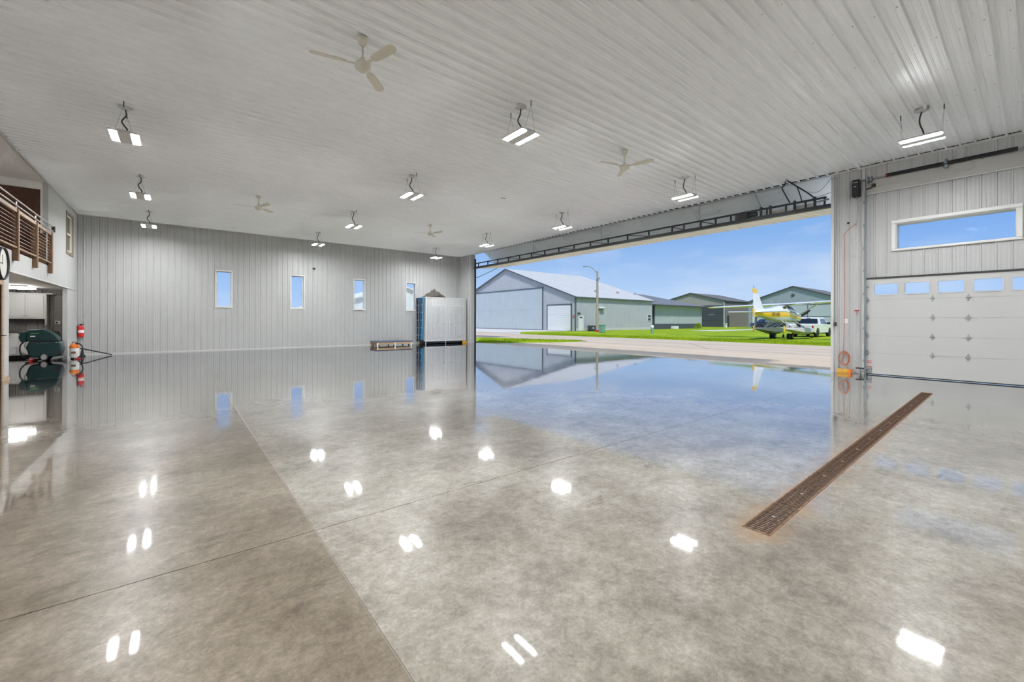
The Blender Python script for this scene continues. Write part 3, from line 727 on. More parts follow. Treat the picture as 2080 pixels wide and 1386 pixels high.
pg = MB(); pg.bbox(-.045, -.015, -.015, .015, .10, .16, .006); pg.build('plug', 'cordorange', t)
MB().cyl((.03, .0, .20), (-.03, .0, .20), .006, 8).build('hook', 'galv', t)
t = thing('door_switch', 'black push button station with conduit on the pier edge', 'switch', (XR-.02, 3.435, 1.25))
box('housing', 'black', t, -.05, 0, -.03, .03, 0, .10, b=.008)
for z in (.025, .05, .075): MB().lathe([(.008, 0), (.008, -.008)], (-.05, 0, z), 'X', 10).build('button', 'grey', t)
MB().tube(bez([(-.015, 0, .10), (-.015, .0, 1.5), (-.015, -.015, 2.5), (-.015, -.03, 3.9), (-.015, -.02, 4.02), (-.015, .04, 4.06), (-.0, .10, 4.0)], 8), .007, 8).build('conduit', 'grey', t)
t = thing('power_outlet', 'white outlet plate on the pier beside the orange cord', 'outlet', (XR-.022, 3.20, 1.33)); box('plate', 'gwhite', t, -.008, 0, -.038, .038, 0, .115, b=.003)
for z in (.03, .075): box('socket', 'trim', t, -.012, -.007, -.016, .016, z-.012, z+.012, b=.002)
lk = MB(); lk.lathe([(.025, 0), (.03, -.01), (.018, -.05)], (XR-.02, 3.155, 4.02), 'X'); tag(lk.build('photo_eye', 'black'), 'small black sensor dome high on the white pier', 'sensor')
t = thing('wood_block', 'yellow timber block on the floor against the right hand pier', 'block', (XR-.18, 3.21, 0))
box('block', 'yellowwood', t, -.02, .13, -.155, .15, 0, .105, b=.006); box('end_tape', 'orange', t, -.024, .134, -.156, -.10, .001, .107)
t = thing('wood_block', 'small yellow timber block at the corner of the white storage closet', 'block', (13.80, 21.95, 0)); box('block', 'yellowwood', t, -.17, .13, -.10, .05, 0, .12, b=.008)

# ------------------------------------------------------------------ trench drain
t = thing('trench_drain', 'long rusty trench drain with slotted iron grates set in the floor', 'drain', (DR0.x, DR0.y, 0), math.atan2(axd.y, axd.x))
LD = (DR1 - DR0).length
fr = MB(); fr.box(0, LD, HW-.012, HW-.001, -.09, .003); fr.box(0, LD, -HW+.001, -HW+.012, -.09, .003); fr.box(.001, .012, -HW+.012, HW-.012, -.09, .003); fr.box(LD-.012, LD-.001, -HW+.012, HW-.012, -.09, .003); fr.build('frame', 'rustframe', t)
box('channel', 'pit', t, 0, LD, -HW+.001, HW-.001, -.0985, -.09)
gl = 0.61; g = MB(); gw = HW - .014; x = 0.004
g.box(.002, gl-.002, gw-.014, gw, -.02, .001); g.box(.002, gl-.002, -gw, -gw+.014, -.02, .001)
g.box(.002, gl-.002, .018, .028, -.02, .0005); g.box(.002, gl-.002, -.028, -.018, -.02, .0005)
nb = 22
for k in range(nb):
    xx = .002 + (gl-.016)*k/(nb-1); g.box(xx, xx+.012, -gw+.014, gw-.014, -.02, 0)
gm = g.mesh('grate', 'rust'); bolt = MB().lathe([(.011, 0), (.011, .004), (.006, .005)], (0,0,0), 'Z', 8).mesh('bolt', 'galv')
k = 0; x = .012
while x + gl < LD:
    o = link('grate', gm, t, Matrix.Translation((x, 0, 0))); link('bolt', bolt, o, Matrix.Translation((gl/2, 0, -.002))); x += gl; k += 1
g = MB(); w = LD - .012 - x
if w > .05:
    for y0, y1 in ((gw-.014, gw), (-gw, -gw+.014), (.018, .028), (-.028, -.018)): g.box(x, x+w-.002, y0, y1, -.02, .001)
    q = x
    while q < x + w - .014: g.box(q, q+.012, -gw+.014, gw-.014, -.02, 0); q += .028
    g.build('grate', 'rust', t)

# ------------------------------------------------------------------ hanging lights
def make_light(name='high_bay_light'):
    t = thing(name, 'light', 'light'); Z = 4.86 - CE
    hb = MB(); hb.bbox(-.10, .10, -.30, .30, Z-.014, Z+.05, .008); hb.build('housing', 'fixture', t)
    for sg in (-1, 1):
        tr_ = MB(); x0, x1 = sorted((sg*.10, sg*.215))
        tr_.add([(x0, -.30, Z+.04), (x1, -.30, Z+.025), (x1, .30, Z+.025), (x0, .30, Z+.04), (x0, -.30, Z+.006), (x1, -.30, Z+.006), (x1, .30, Z+.006), (x0, .30, Z+.006)],
                [(0,1,2,3), (0,4,5,1), (1,5,6,2), (2,6,7,3), (3,7,4,0), (4,7,6,5)]); wing = tr_.build('reflector', 'fixture', t)
        a0, a1 = sorted((sg*.106, sg*.20)); box('led_strip', 'lamp', wing, a0, a1, -.28, .28, Z-.005, Z+.005)
    MB().lathe([(.11, 0), (.11, -.015), (.07, -.035), (.02, -.04)], (.0, 0, -.022), 'Z').build('canopy', 'fixture', t)
    MB().tube(bez([(0, 0, -.06), (.01, .03, -.16), (-.05, .02, -.30), (.03, -.02, -.45), (0, -.02, Z+.05)], 7), .013, 7).build('cord', 'cord', t)
    for sy in (-1, 1):
        MB().cyl((0, sy*.30, -.02), (0, sy*.30, -.12), .008, 6).build('hook', 'cord', t)
        for sx_ in (-1, 1): MB().cyl((0, sy*.30, -.11), (sx_*.12, sy*.27, Z+.045), .0022, 4).build('wire', 'galv', t)
    return t
LIGHTS = [
 ((-.80, 10.9), 'twin strip LED light hanging nearest the loft railing'),
 ((-.84, 15.8), 'twin strip LED light hanging second from the loft side back corner'),
 ((-.86, 20.68), 'twin strip LED light hanging above the fire extinguisher corner'),
 ((5.08, 6.12), 'large twin strip LED light hanging near the top centre'),
 ((5.12, 10.95), 'twin strip LED light hanging second in the middle row'),
 ((5.10, 15.86), 'twin strip LED light hanging third in the middle row'),
 ((5.05, 20.7), 'twin strip LED light hanging last in the middle row'),
 ((11.18, 6.2), 'twin strip LED light hanging beside the cable drop at the hangar opening'),
 ((11.25, 11.1), 'twin strip LED light hanging second along the hangar opening'),
 ((11.2, 15.94), 'twin strip LED light hanging third along the hangar opening'),
 ((11.22, 20.85), 'small twin strip LED light hanging above the white storage closet'),
 ((11.15, 1.38), 'twin strip LED light hanging in front of the overhead door spring'),
 ((4.95, 1.38), 'LED light cut off by the top edge of the photo'),
 ((-.84, 6.0), 'LED light on the loft side hanging above the upper edge of the view')]
proto = make_light()
for i, ((x, y), lab) in enumerate(LIGHTS):
    o = proto if i == 0 else copy_tree(proto)
    o.location = (x, y, CE); tag(o, lab, 'light', 'hanging LED lights')
# two more rows of the same grid behind the viewer light the near half of the hall
for x, y, wh_ in ((-.84, 1.4, 'the left hand row'), (-.84, -3.5, 'the loft side corner'), (5.0, -3.5, 'the middle row'), (11.15, -3.5, 'the overhead door row')):
    o = copy_tree(proto); o.location = (x, y, CE); tag(o, 'LED light hanging behind the viewer in ' + wh_, 'light', 'hanging LED lights')

# ------------------------------------------------------------------ ceiling fans
def make_fan():
    t = thing('ceiling_fan', 'fan', 'fan')
    MB().lathe([(.075, 0), (.075, -.03), (.06, -.08), (.025, -.115)], (0, 0, -.024), 'Z').build('canopy', 'fan', t)
    MB().cyl((0, 0, -.12), (0, 0, -.33), .013, 10).build('downrod', 'fan', t)
    MB().lathe([(.03, .09), (.035, .03), (.10, .015), (.115, -.02), (.105, -.06), (.06, -.085), (.055, -.10), (.02, -.105)], (0, 0, -.40), 'Z', 22).build('motor', 'fan', t)
    for a in (-73, 47, 167):
        bl = MB(); pts = [(.22, -.045), (.30, -.062), (.64, -.068), (.685, -.045), (.70, 0), (.685, .045), (.64, .068), (.30, .062), (.22, .045)]
        bl.prism(pts, 2, -.004, .004)
        m = Matrix.Rotation(math.radians(a), 4, 'Z') @ Matrix.Translation((0, 0, -.405)) @ Matrix.Rotation(math.radians(-14), 4, 'X')
        b = link('blade', bl.mesh('blade', 'fan'), t, m)
        br = MB(); br.box(.09, .26, -.022, .022, -.012, -.004); br.build('blade_iron', 'fan', b)
    return t
proto = make_fan()
for i, ((x, y), lab) in enumerate([((2.07, 6.06), 'large white three blade ceiling fan at the top left of centre'), ((8.29, 6.12), 'white ceiling fan in front of the hangar opening cable drop'),
        ((2.04, 15.8), 'white ceiling fan hanging above the narrow windows at left'), ((8.32, 15.98), 'smallest white ceiling fan deep in the hall toward the closet')]):
    o = proto if i == 0 else copy_tree(proto)
    o.location = (x, y, CE); tag(o, lab, 'fan', 'white ceiling fans')
hk = MB(); hk.lathe([(.03, 0), (.03, -.02)], (0, 0, -.02)); hk.cyl((0, 0, -.03), (.1, -.05, -.05), .012, 8)
o = hk.build('ceiling_bracket', 'cord'); o.location = (8.35, 11.0, CE); tag(o, 'small dark bracket screwed to the ceiling at mid hall', 'bracket')
cm = MB(); cm.bbox(-.06, .06, -.08, 0, -.04, .05, .01); cm.cyl((0, -.08, 0), (0, -.15, -.02), .03, 12); o = cm.build('camera_housing', 'black'); o.location = (5.4, YB-.022, 4.0); tag(o, 'small dark camera on the ribbed back wall between windows', 'camera')

# ------------------------------------------------------------------ loft railing
t = thing('loft_railing', 'brown wood and steel cable railing along the loft edge', 'railing', (XL, 0, LOFTZ))
RX = .05
for y in (11.6, 13.25, 14.94, 16.64, 18.33):
    p = box('post', 'postwood', t, RX-.045, RX+.045, y-.06, y+.06, -.23, .99, b=.006)
    box('lit_face_strip', 'railwood', p, RX+.045, RX+.052, y-.035, y+.035, -.22, .98)  # paler wood strip paints the lit side of each post
    if y < 18: MB().cyl((RX, y, .99), (RX, y, 1.16), .016, 8).build('standoff', 'cable', p)
box('top_board', 'railwood', t, RX-.02, RX+.03, 9.5, 18.27, .90, .985, b=.004)
MB().cyl((RX+.03, 9.5, 1.05), (RX+.03, 18.62, 1.05), .018, 10).build('grab_rail', 'cable', t)
MB().cyl((RX+.03, 9.5, 1.185), (RX+.03, 18.52, 1.185), .018, 10).build('grab_rail', 'cable', t)
box('end_cap', 'blacksteel', t, RX, RX+.07, 18.44, 18.56, 1.03, 1.20, b=.006)
box('bottom_rail', 'railwood', t, RX-.02, RX+.03, 9.5, 18.3, .06, .10, b=.004)
cme = MB().cyl((RX, 9.5, 0), (RX, 18.30, 0), .006, 6).mesh('cable', 'cable')
for k in range(8): link('cable', cme, t, Matrix.Translation((0, 0, .18 + k*.088)))
box('end_board', 'postwood', t, -.35, .0, 18.30, 18.36, .05, .95, b=.006)
MB().cyl((RX, 17.88, .1), (RX, 17.88, .90), .012, 8).build('spreader', 'cable', t)

# wall clock at the frame edge
t = thing('wall_clock', 'round black rimmed clock on the white wall under the loft', 'clock', (XL, 14.11, 2.60))
ring = MB(); n = 40
prof_ = [(.33, 0), (.36, 0), (.36, .05), (.345, .06), (.33, .05)]
vs = []; fs = []
for k in range(n):
    a = 2*PI*k/n
    for r, h in prof_: vs.append((h, r*math.cos(a), r*math.sin(a)))
m_ = len(prof_)
for k in range(n):
    for j in range(m_): fs.append((k*m_+j, k*m_+(j+1) % m_, ((k+1) % n)*m_+(j+1) % m_, ((k+1) % n)*m_+j))
ring.add(vs, fs, True).build('rim', 'black', t)
MB().lathe([(.33, .005), (.33, .02)], (0,0,0), 'X', 40).build('face', 'clockface', t)
hn = MB(); hn.box(.021, .025, -.008, .008, -.02, .20); hn.box(.021, .025, -.15, .02, -.01, .01); hn.build('hands', 'black', t)

# ------------------------------------------------------------------ alcove kitchenette
t = thing('wall_cabinet', 'white two door wall cabinet hung in the grey alcove', 'cabinet', (-3.82, YB-.025, 1.395))
CW, CH, CD = .92, .90, .34
bd_ = MB(); bd_.box(-CW, 0, -CD, 0, 0, CH); bd_.build('body', 'cabinet', t)
for x0, x1, hx in ((-.47, -.03, -.44), (-.90, -.48, -.51)):
    d = box('door', 'cabinet', t, x0, x1, -CD-.02, -CD-.001, .05, CH-.05, b=.006)
    pn = MB(); w = .055; z0, z1 = .05, CH-.05
    for a0, a1, c0, c1 in ((x0, x1, z0, z0+w), (x0, x1, z1-w, z1), (x0, x0+w, z0+w, z1-w), (x1-w, x1, z0+w, z1-w)): pn.box(a0, a1, -CD-.03, -CD-.019, c0, c1)
    pn.build('rail_frame', 'cabinet', d); MB().tube([(hx-.03, -CD-.03, .12), (hx-.03, -CD-.05, .12), (hx+.03, -CD-.05, .12), (hx+.03, -CD-.03, .12)], .005, 6).build('handle', 'grey', d)
box('end_strip', 'trim', t, .001, .045, -CD, -.001, -.235, CH-.001); box('cornice', 'cabinet', t, -CW, .2, -CD-.03, 0, CH, CH+.04, b=.006)
t = thing('wall_cabinet', 'white wall cabinet mostly hidden behind the near column', 'cabinet', (-4.76, YB-.025, 1.395)); box('body', 'cabinet', t, -CW, 0, -CD, 0, 0, CH)
d = box('door', 'cabinet', t, -.47, -.03, -CD-.02, -CD-.001, .05, CH-.05, b=.006)

t = thing('base_cabinet', 'white base cabinet with two doors under the dark counter', 'cabinet', (-3.55, YB-.025, 0))
box('body', 'cabinet', t, -1.7, 0, -.60, 0, .10, .90); box('toe_kick', 'black', t, -1.7, 0, -.54, -.02, 0, .10)
for x0 in (-.43, -.86, -1.29, -1.70):
    d = box('door', 'cabinet', t, x0+.008, x0+.41, -.62, -.601, .13, .72, b=.006)
    dr = box('drawer', 'cabinet', t, x0+.008, x0+.41, -.62, -.601, .74, .89, b=.006); MB().tube([(x0+.17, -.62, .815), (x0+.17, -.64, .815), (x0+.25, -.64, .815), (x0+.25, -.62, .815)], .005, 6).build('handle', 'grey', dr)
    MB().tube([(x0+.06, -.62, .66), (x0+.06, -.64, .66), (x0+.06, -.64, .58), (x0+.06, -.62, .58)], .005, 6).build('handle', 'grey', d)
tag(box('worktop', 'counter', None, -5.3, -3.52, YB-.66, YB-.025, .902, .95, b=.006), 'dark counter top over the white base cabinet', 'worktop')
t = thing('fluorescent_light', 'lit white tube light under the alcove soffit near the column', 'light', (-4.02, 20.35, SOFZ)); box('housing', 'fixture', t, -.6, .21, -.02, .02, -.05, 0, b=.006); MB().cyl((-.58, 0, -.075), (.19, 0, -.075), .017, 12).build('tube', 'shop', t)
t = thing('fluorescent_light', 'white tube light deeper under the alcove soffit', 'light', (-4.0, 21.25, SOFZ)); box('housing', 'fixture', t, -.7, .23, -.02, .02, -.05, 0, b=.006); MB().cyl((-.68, 0, -.075), (.21, 0, -.075), .017, 12).build('tube', 'shop', t)
t = thing('power_outlet', 'white outlet with a black plug on the dark alcove wall', 'outlet', (-3.55, YB-.022, 1.22)); box('plate', 'gwhite', t, -.07, .07, -.012, 0, -.02, .10, b=.003); MB().lathe([(.035, 0), (.03, -.03)], (-.02, -.012, .04), 'Y').build('plug', 'black', t)

# ------------------------------------------------------------------ floor scrubber
t = thing('floor_scrubber', 'dark green walk behind floor scrubber parked by the alcove', 'scrubber', (-3.50, 20.84, 0)); t.scale = (.75, 1, 1)
def shell(name, prof2, y0, y1, m, parent, inset=.05):
    mb = MB(); rows = []
    c = [sum(p[i] for p in prof2)/len(prof2) for i in (0,1)]
    for y, s_ in ((y0, .90), (y0+inset*.35, .965), (y0+inset, 1.0), (y1-inset, 1.0), (y1-inset*.35, .965), (y1, .90)):
        rows.append([(c[0]+(p[0]-c[0])*s_, y, c[1]+(p[1]-c[1])*s_) for p in prof2])
    mb.loft(rows, True); return mb.build(name, m, parent)
lowp = [(-.46, .60), (-.52, .44), (-.44, .20), (-.36, .13), (.36, .13), (.52, .22), (.56, .36), (.54, .56), (.50, .62)]
shell('solution_tank', lowp, -.28, .28, 'teal', t)
upp = [(-.50, .65), (-.54, .72), (-.50, .98), (-.40, 1.04), (-.05, 1.05), (.05, 1.02), (.26, .93), (.42, .78), (.47, .67), (.42, .645)]
shell('recovery_tank', upp, -.27, .27, 'teal', t)
box('belt', 'black', t, -.44, .44, -.262, .262, .615, .66)
cp = [(-.72, .70), (-.74, .80), (-.70, .93), (-.62, .97), (-.52, .98), (-.50, .72), (-.58, .62), (-.66, .62)]
shell('control_console', cp, -.24, .24, 'teal', t)
MB().tube([(-.68, -.22, .90), (-.76, -.2, .94), (-.76, .2, .94), (-.68, .22, .90)], .018, 8).build('handlebar', 'black', t)
tx = box('maker_badge', 'ggreen', t, -.38, -.14, -.274, -.268, .90, .925); tx2 = box('name_plate', 'gwhite', t, -.39, -.24, -.276, -.268, .80, .835)
box('front_bumper', 'black', t, .30, .555, -.285, -.05, .19, .36, b=.03)
wh = MB(); wh.lathe([(.06, -.03), (.125, -.03), (.125, .03), (.06, .03)], (0, 0, 0), 'Y', 22); wm = wh.mesh('wheel', 'tyre'); hb = MB().lathe([(.09, -.036), (.09, .036), (.03, .04)], (0,0,0), 'Y', 18).mesh('hub', 'grey')
for y in (-.27, .27):
    o = link('wheel', wm, t, Matrix.Translation((.02, y, .125))); link('hub', hb, o)
MB().prism([(.22, .03), (.62, .08), (.66, .15), (.30, .12)], 1, -.30, .26).build('brush_deck', 'galv', t)
sq = MB(); sq.tube(bez([(-.50, -.36, .05), (-.42, -.25, .045), (-.40, 0, .045), (-.42, .25, .045), (-.50, .36, .05)], 6), .03, 8); sq.build('squeegee', 'black', t)
box('squeegee_bracket', 'galv', t, -.44, -.14, -.24, .24, .06, .12, b=.02); box('red_caster', 'red', t, -.42, -.30, -.32, -.27, .015, .075, b=.01); box('red_caster', 'red', t, -.42, -.30, .27, .32, .015, .075, b=.01)
MB().tube(bez([(-.58, -.1, .66), (-.70, -.16, .52), (-.70, -.16, .28), (-.58, -.12, .12), (-.45, -.06, .08)], 8), .025, 9).build('squeegee_hose', 'black', t)
MB().tube(bez([(-.50, -.24, .60), (-.56, -.22, .5), (-.46, -.2, .36)], 6), .02, 8).build('drain_hose', 'grey', t)

t = thing('shop_vacuum', 'orange and white shop vacuum with a black hose behind the scrubber', 'vacuum', (-2.83, 20.95, 0)); t.scale = (.8, .8, .95)
MB().lathe([(.13, .06), (.15, .10), (.15, .36), (.13, .40)], (0,0,0), 'Z', 20).build('drum', 'gwhite', t)
MB().lathe([(.155, .40), (.16, .44), (.13, .53), (.06, .57)], (0,0,0), 'Z', 20).build('motor_head', 'orange', t)
box('drum_label', 'rustframe', t, -.08, .06, -.156, -.146, .20, .28)
MB().tube([(-.08, 0, .56), (-.06, 0, .62), (.06, 0, .62), (.08, 0, .56)], .012, 8).build('carry_handle', 'black', t)
MB().tube(bez([(.04, -.06, .56), (.20, -.16, .54), (.29, -.20, .36), (.22, -.22, .14), (.12, -.24, .03)], 8), .024, 9).build('hose', 'black', t)
box('nozzle', 'redgrip', t, .05, .22, -.29, -.20, .0, .05, b=.01)
for a in range(3): MB().lathe([(.03, 0), (.03, .05)], (.12*math.cos(a*2.1+.4), .12*math.sin(a*2.1+.4), 0), 'Z', 10).build('caster', 'black', t)
t = thing('vacuum_wand', 'long black vacuum wand leaning down to the floor by the back wall', 'wand', (-2.0, 22.3, 0))
MB().tube([(-.86, -.05, .30), (-.70, -.04, .255), (.0, 0, .026)], .022, 8).build('tube', 'black', t); MB().lathe([(.015, .28), (.03, .2), (.06, .06), (.09, .03), (.085, 0)], (-.80, -.05, 0), 'Z', 12).build('floor_stand', 'black', t)

# fire extinguisher
t = thing('fire_extinguisher', 'red fire extinguisher with white label hung on the ribbed wall', 'extinguisher', (-2.92, YB-.13, .70))
MB().lathe([(.06, 0), (.085, .012), (.09, .03), (.09, .36), (.08, .41), (.045, .445), (.03, .45)], (0,0,0), 'Z', 24).build('cylinder', 'red', t)
MB().lathe([(.0915, .17), (.0915, .27)], (0,0,0), 'Z', 24).build('label_band', 'gwhite', t)
vh = MB(); vh.lathe([(.022, .45), (.022, .49), (.014, .50)], (0,0,0), 'Z', 12); vh.bbox(-.02, .09, -.012, .012, .50, .515, .003); vh.bbox(-.015, .08, -.012, .012, .475, .488, .003); vh.build('valve', 'black', t)
MB().tube(bez([(-.02, 0, .48), (-.09, -.02, .44), (-.105, -.02, .3), (-.10, -.02, .15)], 6), .010, 8).build('hose', 'black', t)
box('wall_bracket', 'galv', t, -.03, .03, .085, .11, .05, .40)
o = MB().tube([(-2.93, YB-.03, 1.28), (-2.70, YB-.03, 1.80), (-2.63, YB-.03, 2.02)], .009, 6).build('hanging_cord', 'panel'); tag(o, 'thin white cord slanting up the wall above the extinguisher', 'cord')

# ------------------------------------------------------------------ storage closet by the back wall
t = thing('storage_closet', 'white ribbed metal closet with two panelled doors by the corner', 'closet', (11.20, 22.05, 0))
CWd, CDp, CZ0, CZ1 = 2.76, .90, .16, 2.73
bx = MB(); bx.box(.012, CWd, .03, CDp, CZ0, CZ1-.02); bx.build('carcass', 'closet', t)
me = rib_sheet(CWd, CZ1-CZ0, [(.35, 1.255, .075, 2.11), (1.60, 2.53, .075, 2.11)], .12, .018); me.materials.append(M['closet'])
link('front_panel', me, t, basis((0, .02, CZ0), (1,0,0), (0,0,1), (0,-1,0)))
me = rib_sheet(CDp, CZ1-CZ0, (), .1, .015); me.materials.append(M['closet']); link('side_panel', me, t, basis((.0, CDp, CZ0), (0,-1,0), (0,0,1), (-1,0,0)))
box('top', 'wintrim', t, -.02, CWd, -.005, CDp, CZ1-.02, CZ1+.02, b=.005)
box('corner_post', 'wintrim', t, -.012, .07, -.005, .03, CZ0, CZ1-.02); box('bottom_rail', 'wintrim', t, 0, CWd, -.002, .03, CZ0-.005, CZ0+.06)
box('shadow_base', 'black', t, .05, CWd-.05, .12, CDp-.05, .04, CZ0)  # black block put in for the shade in the gap below
for x in (.04, 1.35, 2.70):
    MB().lathe([(.025, 0), (.03, .02), (.02, .04), (.02, CZ0)], (x, .06, 0), 'Z', 10).build('leg', 'wintrim', t)
for x0, x1, kx in ((.35, 1.255, 1.19), (1.60, 2.53, 1.67)):
    fr = MB(); fr.box(x0-.04, x0, -.006, .05, CZ0+.07, 2.31); fr.box(x1, x1+.04, -.006, .05, CZ0+.07, 2.31); fr.box(x0, x1, -.006, .05, 2.27, 2.31); fr.build('door_frame', 'wintrim', t)
    d = box('door', 'closet', t, x0+.008, x1-.008, .0, .035, CZ0+.08, 2.262); W_ = x1-x0
    for c0, c1 in ((.10, .45), (.55, .90)):
        for z0, z1 in ((.36, 1.02), (1.16, 1.82), (1.92, 2.16)):
            px0, px1 = x0+W_*c0, x0+W_*c1; pm = MB()
            for a0, a1, e0, e1 in ((px0, px1, z0, z0+.02), (px0, px1, z1-.02, z1), (px0, px0+.02, z0+.02, z1-.02), (px1-.02, px1, z0+.02, z1-.02)): pm.bbox(a0, a1, -.014, .001, e0, e1, .004)
            pm.bbox(px0+.045, px1-.045, -.011, .001, z0+.045, z1-.045, .005); pm.build('raised_panel', 'closet', d)
    kb = MB(); kb.lathe([(.03, 0), (.03, -.008), (.014, -.012), (.014, -.04), (.03, -.05), (.03, -.065), (.015, -.075)], (kx, 0, 1.16), 'Y', 14); kb.build('knob', 'galv', d)
    hxx = x0+.008 if kx > (x0+x1)/2 else x1-.008
    for z in (.45, 1.25, 2.05): MB().cyl((hxx, -.006, z-.05), (hxx, -.006, z+.05), .008, 8).build('hinge', 'galv', d)

# step ladders hung on the closet side
def ladder(label, x, y, w, rail, tilt):
    t = thing('step_ladder', label, 'ladder', (x, y, .22)); H_ = 2.42
    for sg in (-1, 1):
        rl = MB(); rl.add([], []); rl.bbox(-.035, .035, sg*w-.014, sg*w+.014, 0, H_, .005); rl.build('rail', rail, t)
    st = MB().bbox(-.045, .04, -w, w, -.012, .012, .004).mesh('step', 'alu')
    for k in range(5): link('step', st, t, Matrix.Translation((-.01, 0, .30 + k*.44)))
    box('top_cap', rail, t, -.07, .06, -w-.03, w+.03, H_, H_+.06, b=.01)
    for sg in (-1, 1): box('foot', 'black', t, -.045, .045, sg*w-.025, sg*w+.025, -.06, .02, b=.006)
    MB().cyl((-.02, 0, H_-.2), (.11, 0, H_-.2), .012, 8).build('wall_hook', 'galv', t)
    t.rotation_euler = (tilt, 0, 0); return t
ladder('dark blue fibreglass step ladder hung at the back of the closet side', 11.07, 22.70, .16, 'bluedark', 0)
ladder('bright blue fibreglass step ladder hung at the front of the closet side', 11.08, 22.30, .12, 'blue', math.radians(2))

# tarp on the closet
mb = MB(); n1, n2 = 34, 16; rows = []
rnd = random.Random(3)
ph = [rnd.uniform(0, 6.28) for _ in range(8)]
for j in range(n2+1):
    row = []
    for i in range(n1+1):
        u, v = i/n1, j/n2; x = 11.24 + u*1.38 + .04*math.sin(9*v+ph[0]); y = 22.12 + v*.7 + .03*math.sin(11*u+ph[1])
        env = (1-abs(2*u-1)**5) * (math.sin(PI*v)**.5)
        pk = .40*math.exp(-((u-.56)/.24)**2) + .17*math.exp(-((u-.22)/.18)**2) + .16*math.exp(-((u-.88)/.09)**2)
        wr_ = .06*math.sin(17*u+7*v+ph[2]) + .05*math.sin(29*u-13*v+ph[3]) + .03*math.sin(41*v+23*u+ph[4])
        row.append((x, y, 2.766 + max(0.0, env*(pk + wr_*(.5+pk)))))
    rows.append(row)
mb.strip(rows, True); o = mb.build('tarpaulin', 'tarp'); tag(o, 'crumpled charcoal tarpaulin heaped on top of the white closet', 'tarpaulin')
sm = o.modifiers.new('thickness', 'SOLIDIFY'); sm.thickness = .012; sm.offset = -1

# low platform by the back wall
t = thing('platform_dolly', 'low plywood platform dolly with dark blue top by the wall', 'dolly', (8.15, 21.62, 0))
box('deck', 'plywood', t, .02, 2.0, .02, .95, .09, .20, b=.006); box('pad', 'bluetop', t, 0, 2.05, 0, .98, .20, .255, b=.015)
for x in (.06, 1.02, 1.96):
    lg = MB(); lg.bbox(x-.035, x+.035, -.012, .02, .0, .17, .006); lg.build('corner_bracket', 'gwhite', t)
for x in (.15, 1.0, 1.85):
    for y in (.1, .88): MB().lathe([(.04, -.015), (.04, .015)], (x, y, .04), 'Y', 12).build('caster', 'black', t)
for k in range(5): MB().cyl((.0, .06+k*.17, .02), (.0, .15+k*.17, .19), .02, 8).build('end_lath', 'postwood', t)

# ================================================================== outside
ap = struct('apron'); box('pavement', 'apron', ap, XO, 31.6, -60, 120, GZ-.2, GZ-.03); box('pavement', 'pale', ap, 31.6, 44.9, 43.2, 75, GZ-.19, GZ-.001)
box('pavement', 'asphalt', ap, 21.8, 24.2, 30.5, 75, GZ-.19, GZ-.02)
box('sill', 'apron', ap, XO-.001, XO+.9, OY0-1, OY1+.5, GZ-.05, GZ+.05)
box('pavement', 'pale', ap, 62, 100, 30.0, 33.2, GZ-.005, GZ+.03)
sm_ = mat('apron_seam', (0.22, 0.19, 0.17), .9)
box('seam', sm_, ap, 22.4, 22.44, -60, 20, GZ-.03, GZ-.026); MB().prism([(22.4, 11.0), (27.5, 14.9), (27.5, 14.97), (22.4, 11.07)], 2, GZ-.03, GZ-.026).build('seam', sm_, ap)

def lawn(poly, name, label, z=GZ, step=None):
    mb = MB().prism(poly, 2, GZ-.15, z); o = mb.build(name, 'grass'); return tag(o, label, 'lawn', kind='stuff')
lawn([(31.4, -60), (260, -60), (260, 160), (66, 160), (66, 43.2), (44.9, 43.2), (36, 43.2), (30.3, 36.5), (31.2, 20)], 'lawn_grass', 'bright green mown lawn running back to the hangars')
lawn([(15.6, 23.3), (20.2, 32.0), (22.4, 26.0), (23.5, 20.6), (21.0, 20.9), (17.5, 22.2)], 'island_grass', 'small green grass island in the pavement outside the opening')
MB().prism([(15.1, 23.0), (15.6, 23.3), (20.2, 32.0), (19.6, 32.2)], 2, GZ-.1, GZ+.05).build('gravel_edge', 'soil', ap)
# grass tufts along the near edge
mb = MB(); rnd = random.Random(5)
def tuft(x, y, h):
    a = rnd.uniform(0, PI); w = .02
    mb.add([(x-w*math.cos(a), y-w*math.sin(a), GZ), (x+w*math.cos(a), y+w*math.sin(a), GZ), (x+rnd.uniform(-.04, .04), y+rnd.uniform(-.04, .04), GZ+h)], [(0,1,2)])
for _ in range(16000):
    y = rnd.uniform(4, 36); edge = 31.4 if y < 20 else 31.2 - (y-20)*.055; tuft(edge + abs(rnd.gauss(0, 2.2)), y, rnd.uniform(.05, .10))
for _ in range(5000):
    u, v = rnd.random(), rnd.random(); x = 16.2 + 7*u; y0 = 23.0 - (x-16)*.34; y1 = y0 + max(.2, 8.0*min(1, (x-15.6)/4.6)*min(1, (23.6-x)/3)); tuft(x, y0 + (y1-y0)*v, rnd.uniform(.05, .11))
tag(mb.build('grass_tufts', 'grass'), 'short green grass blades along the lawn edges', 'grass', kind='stuff')

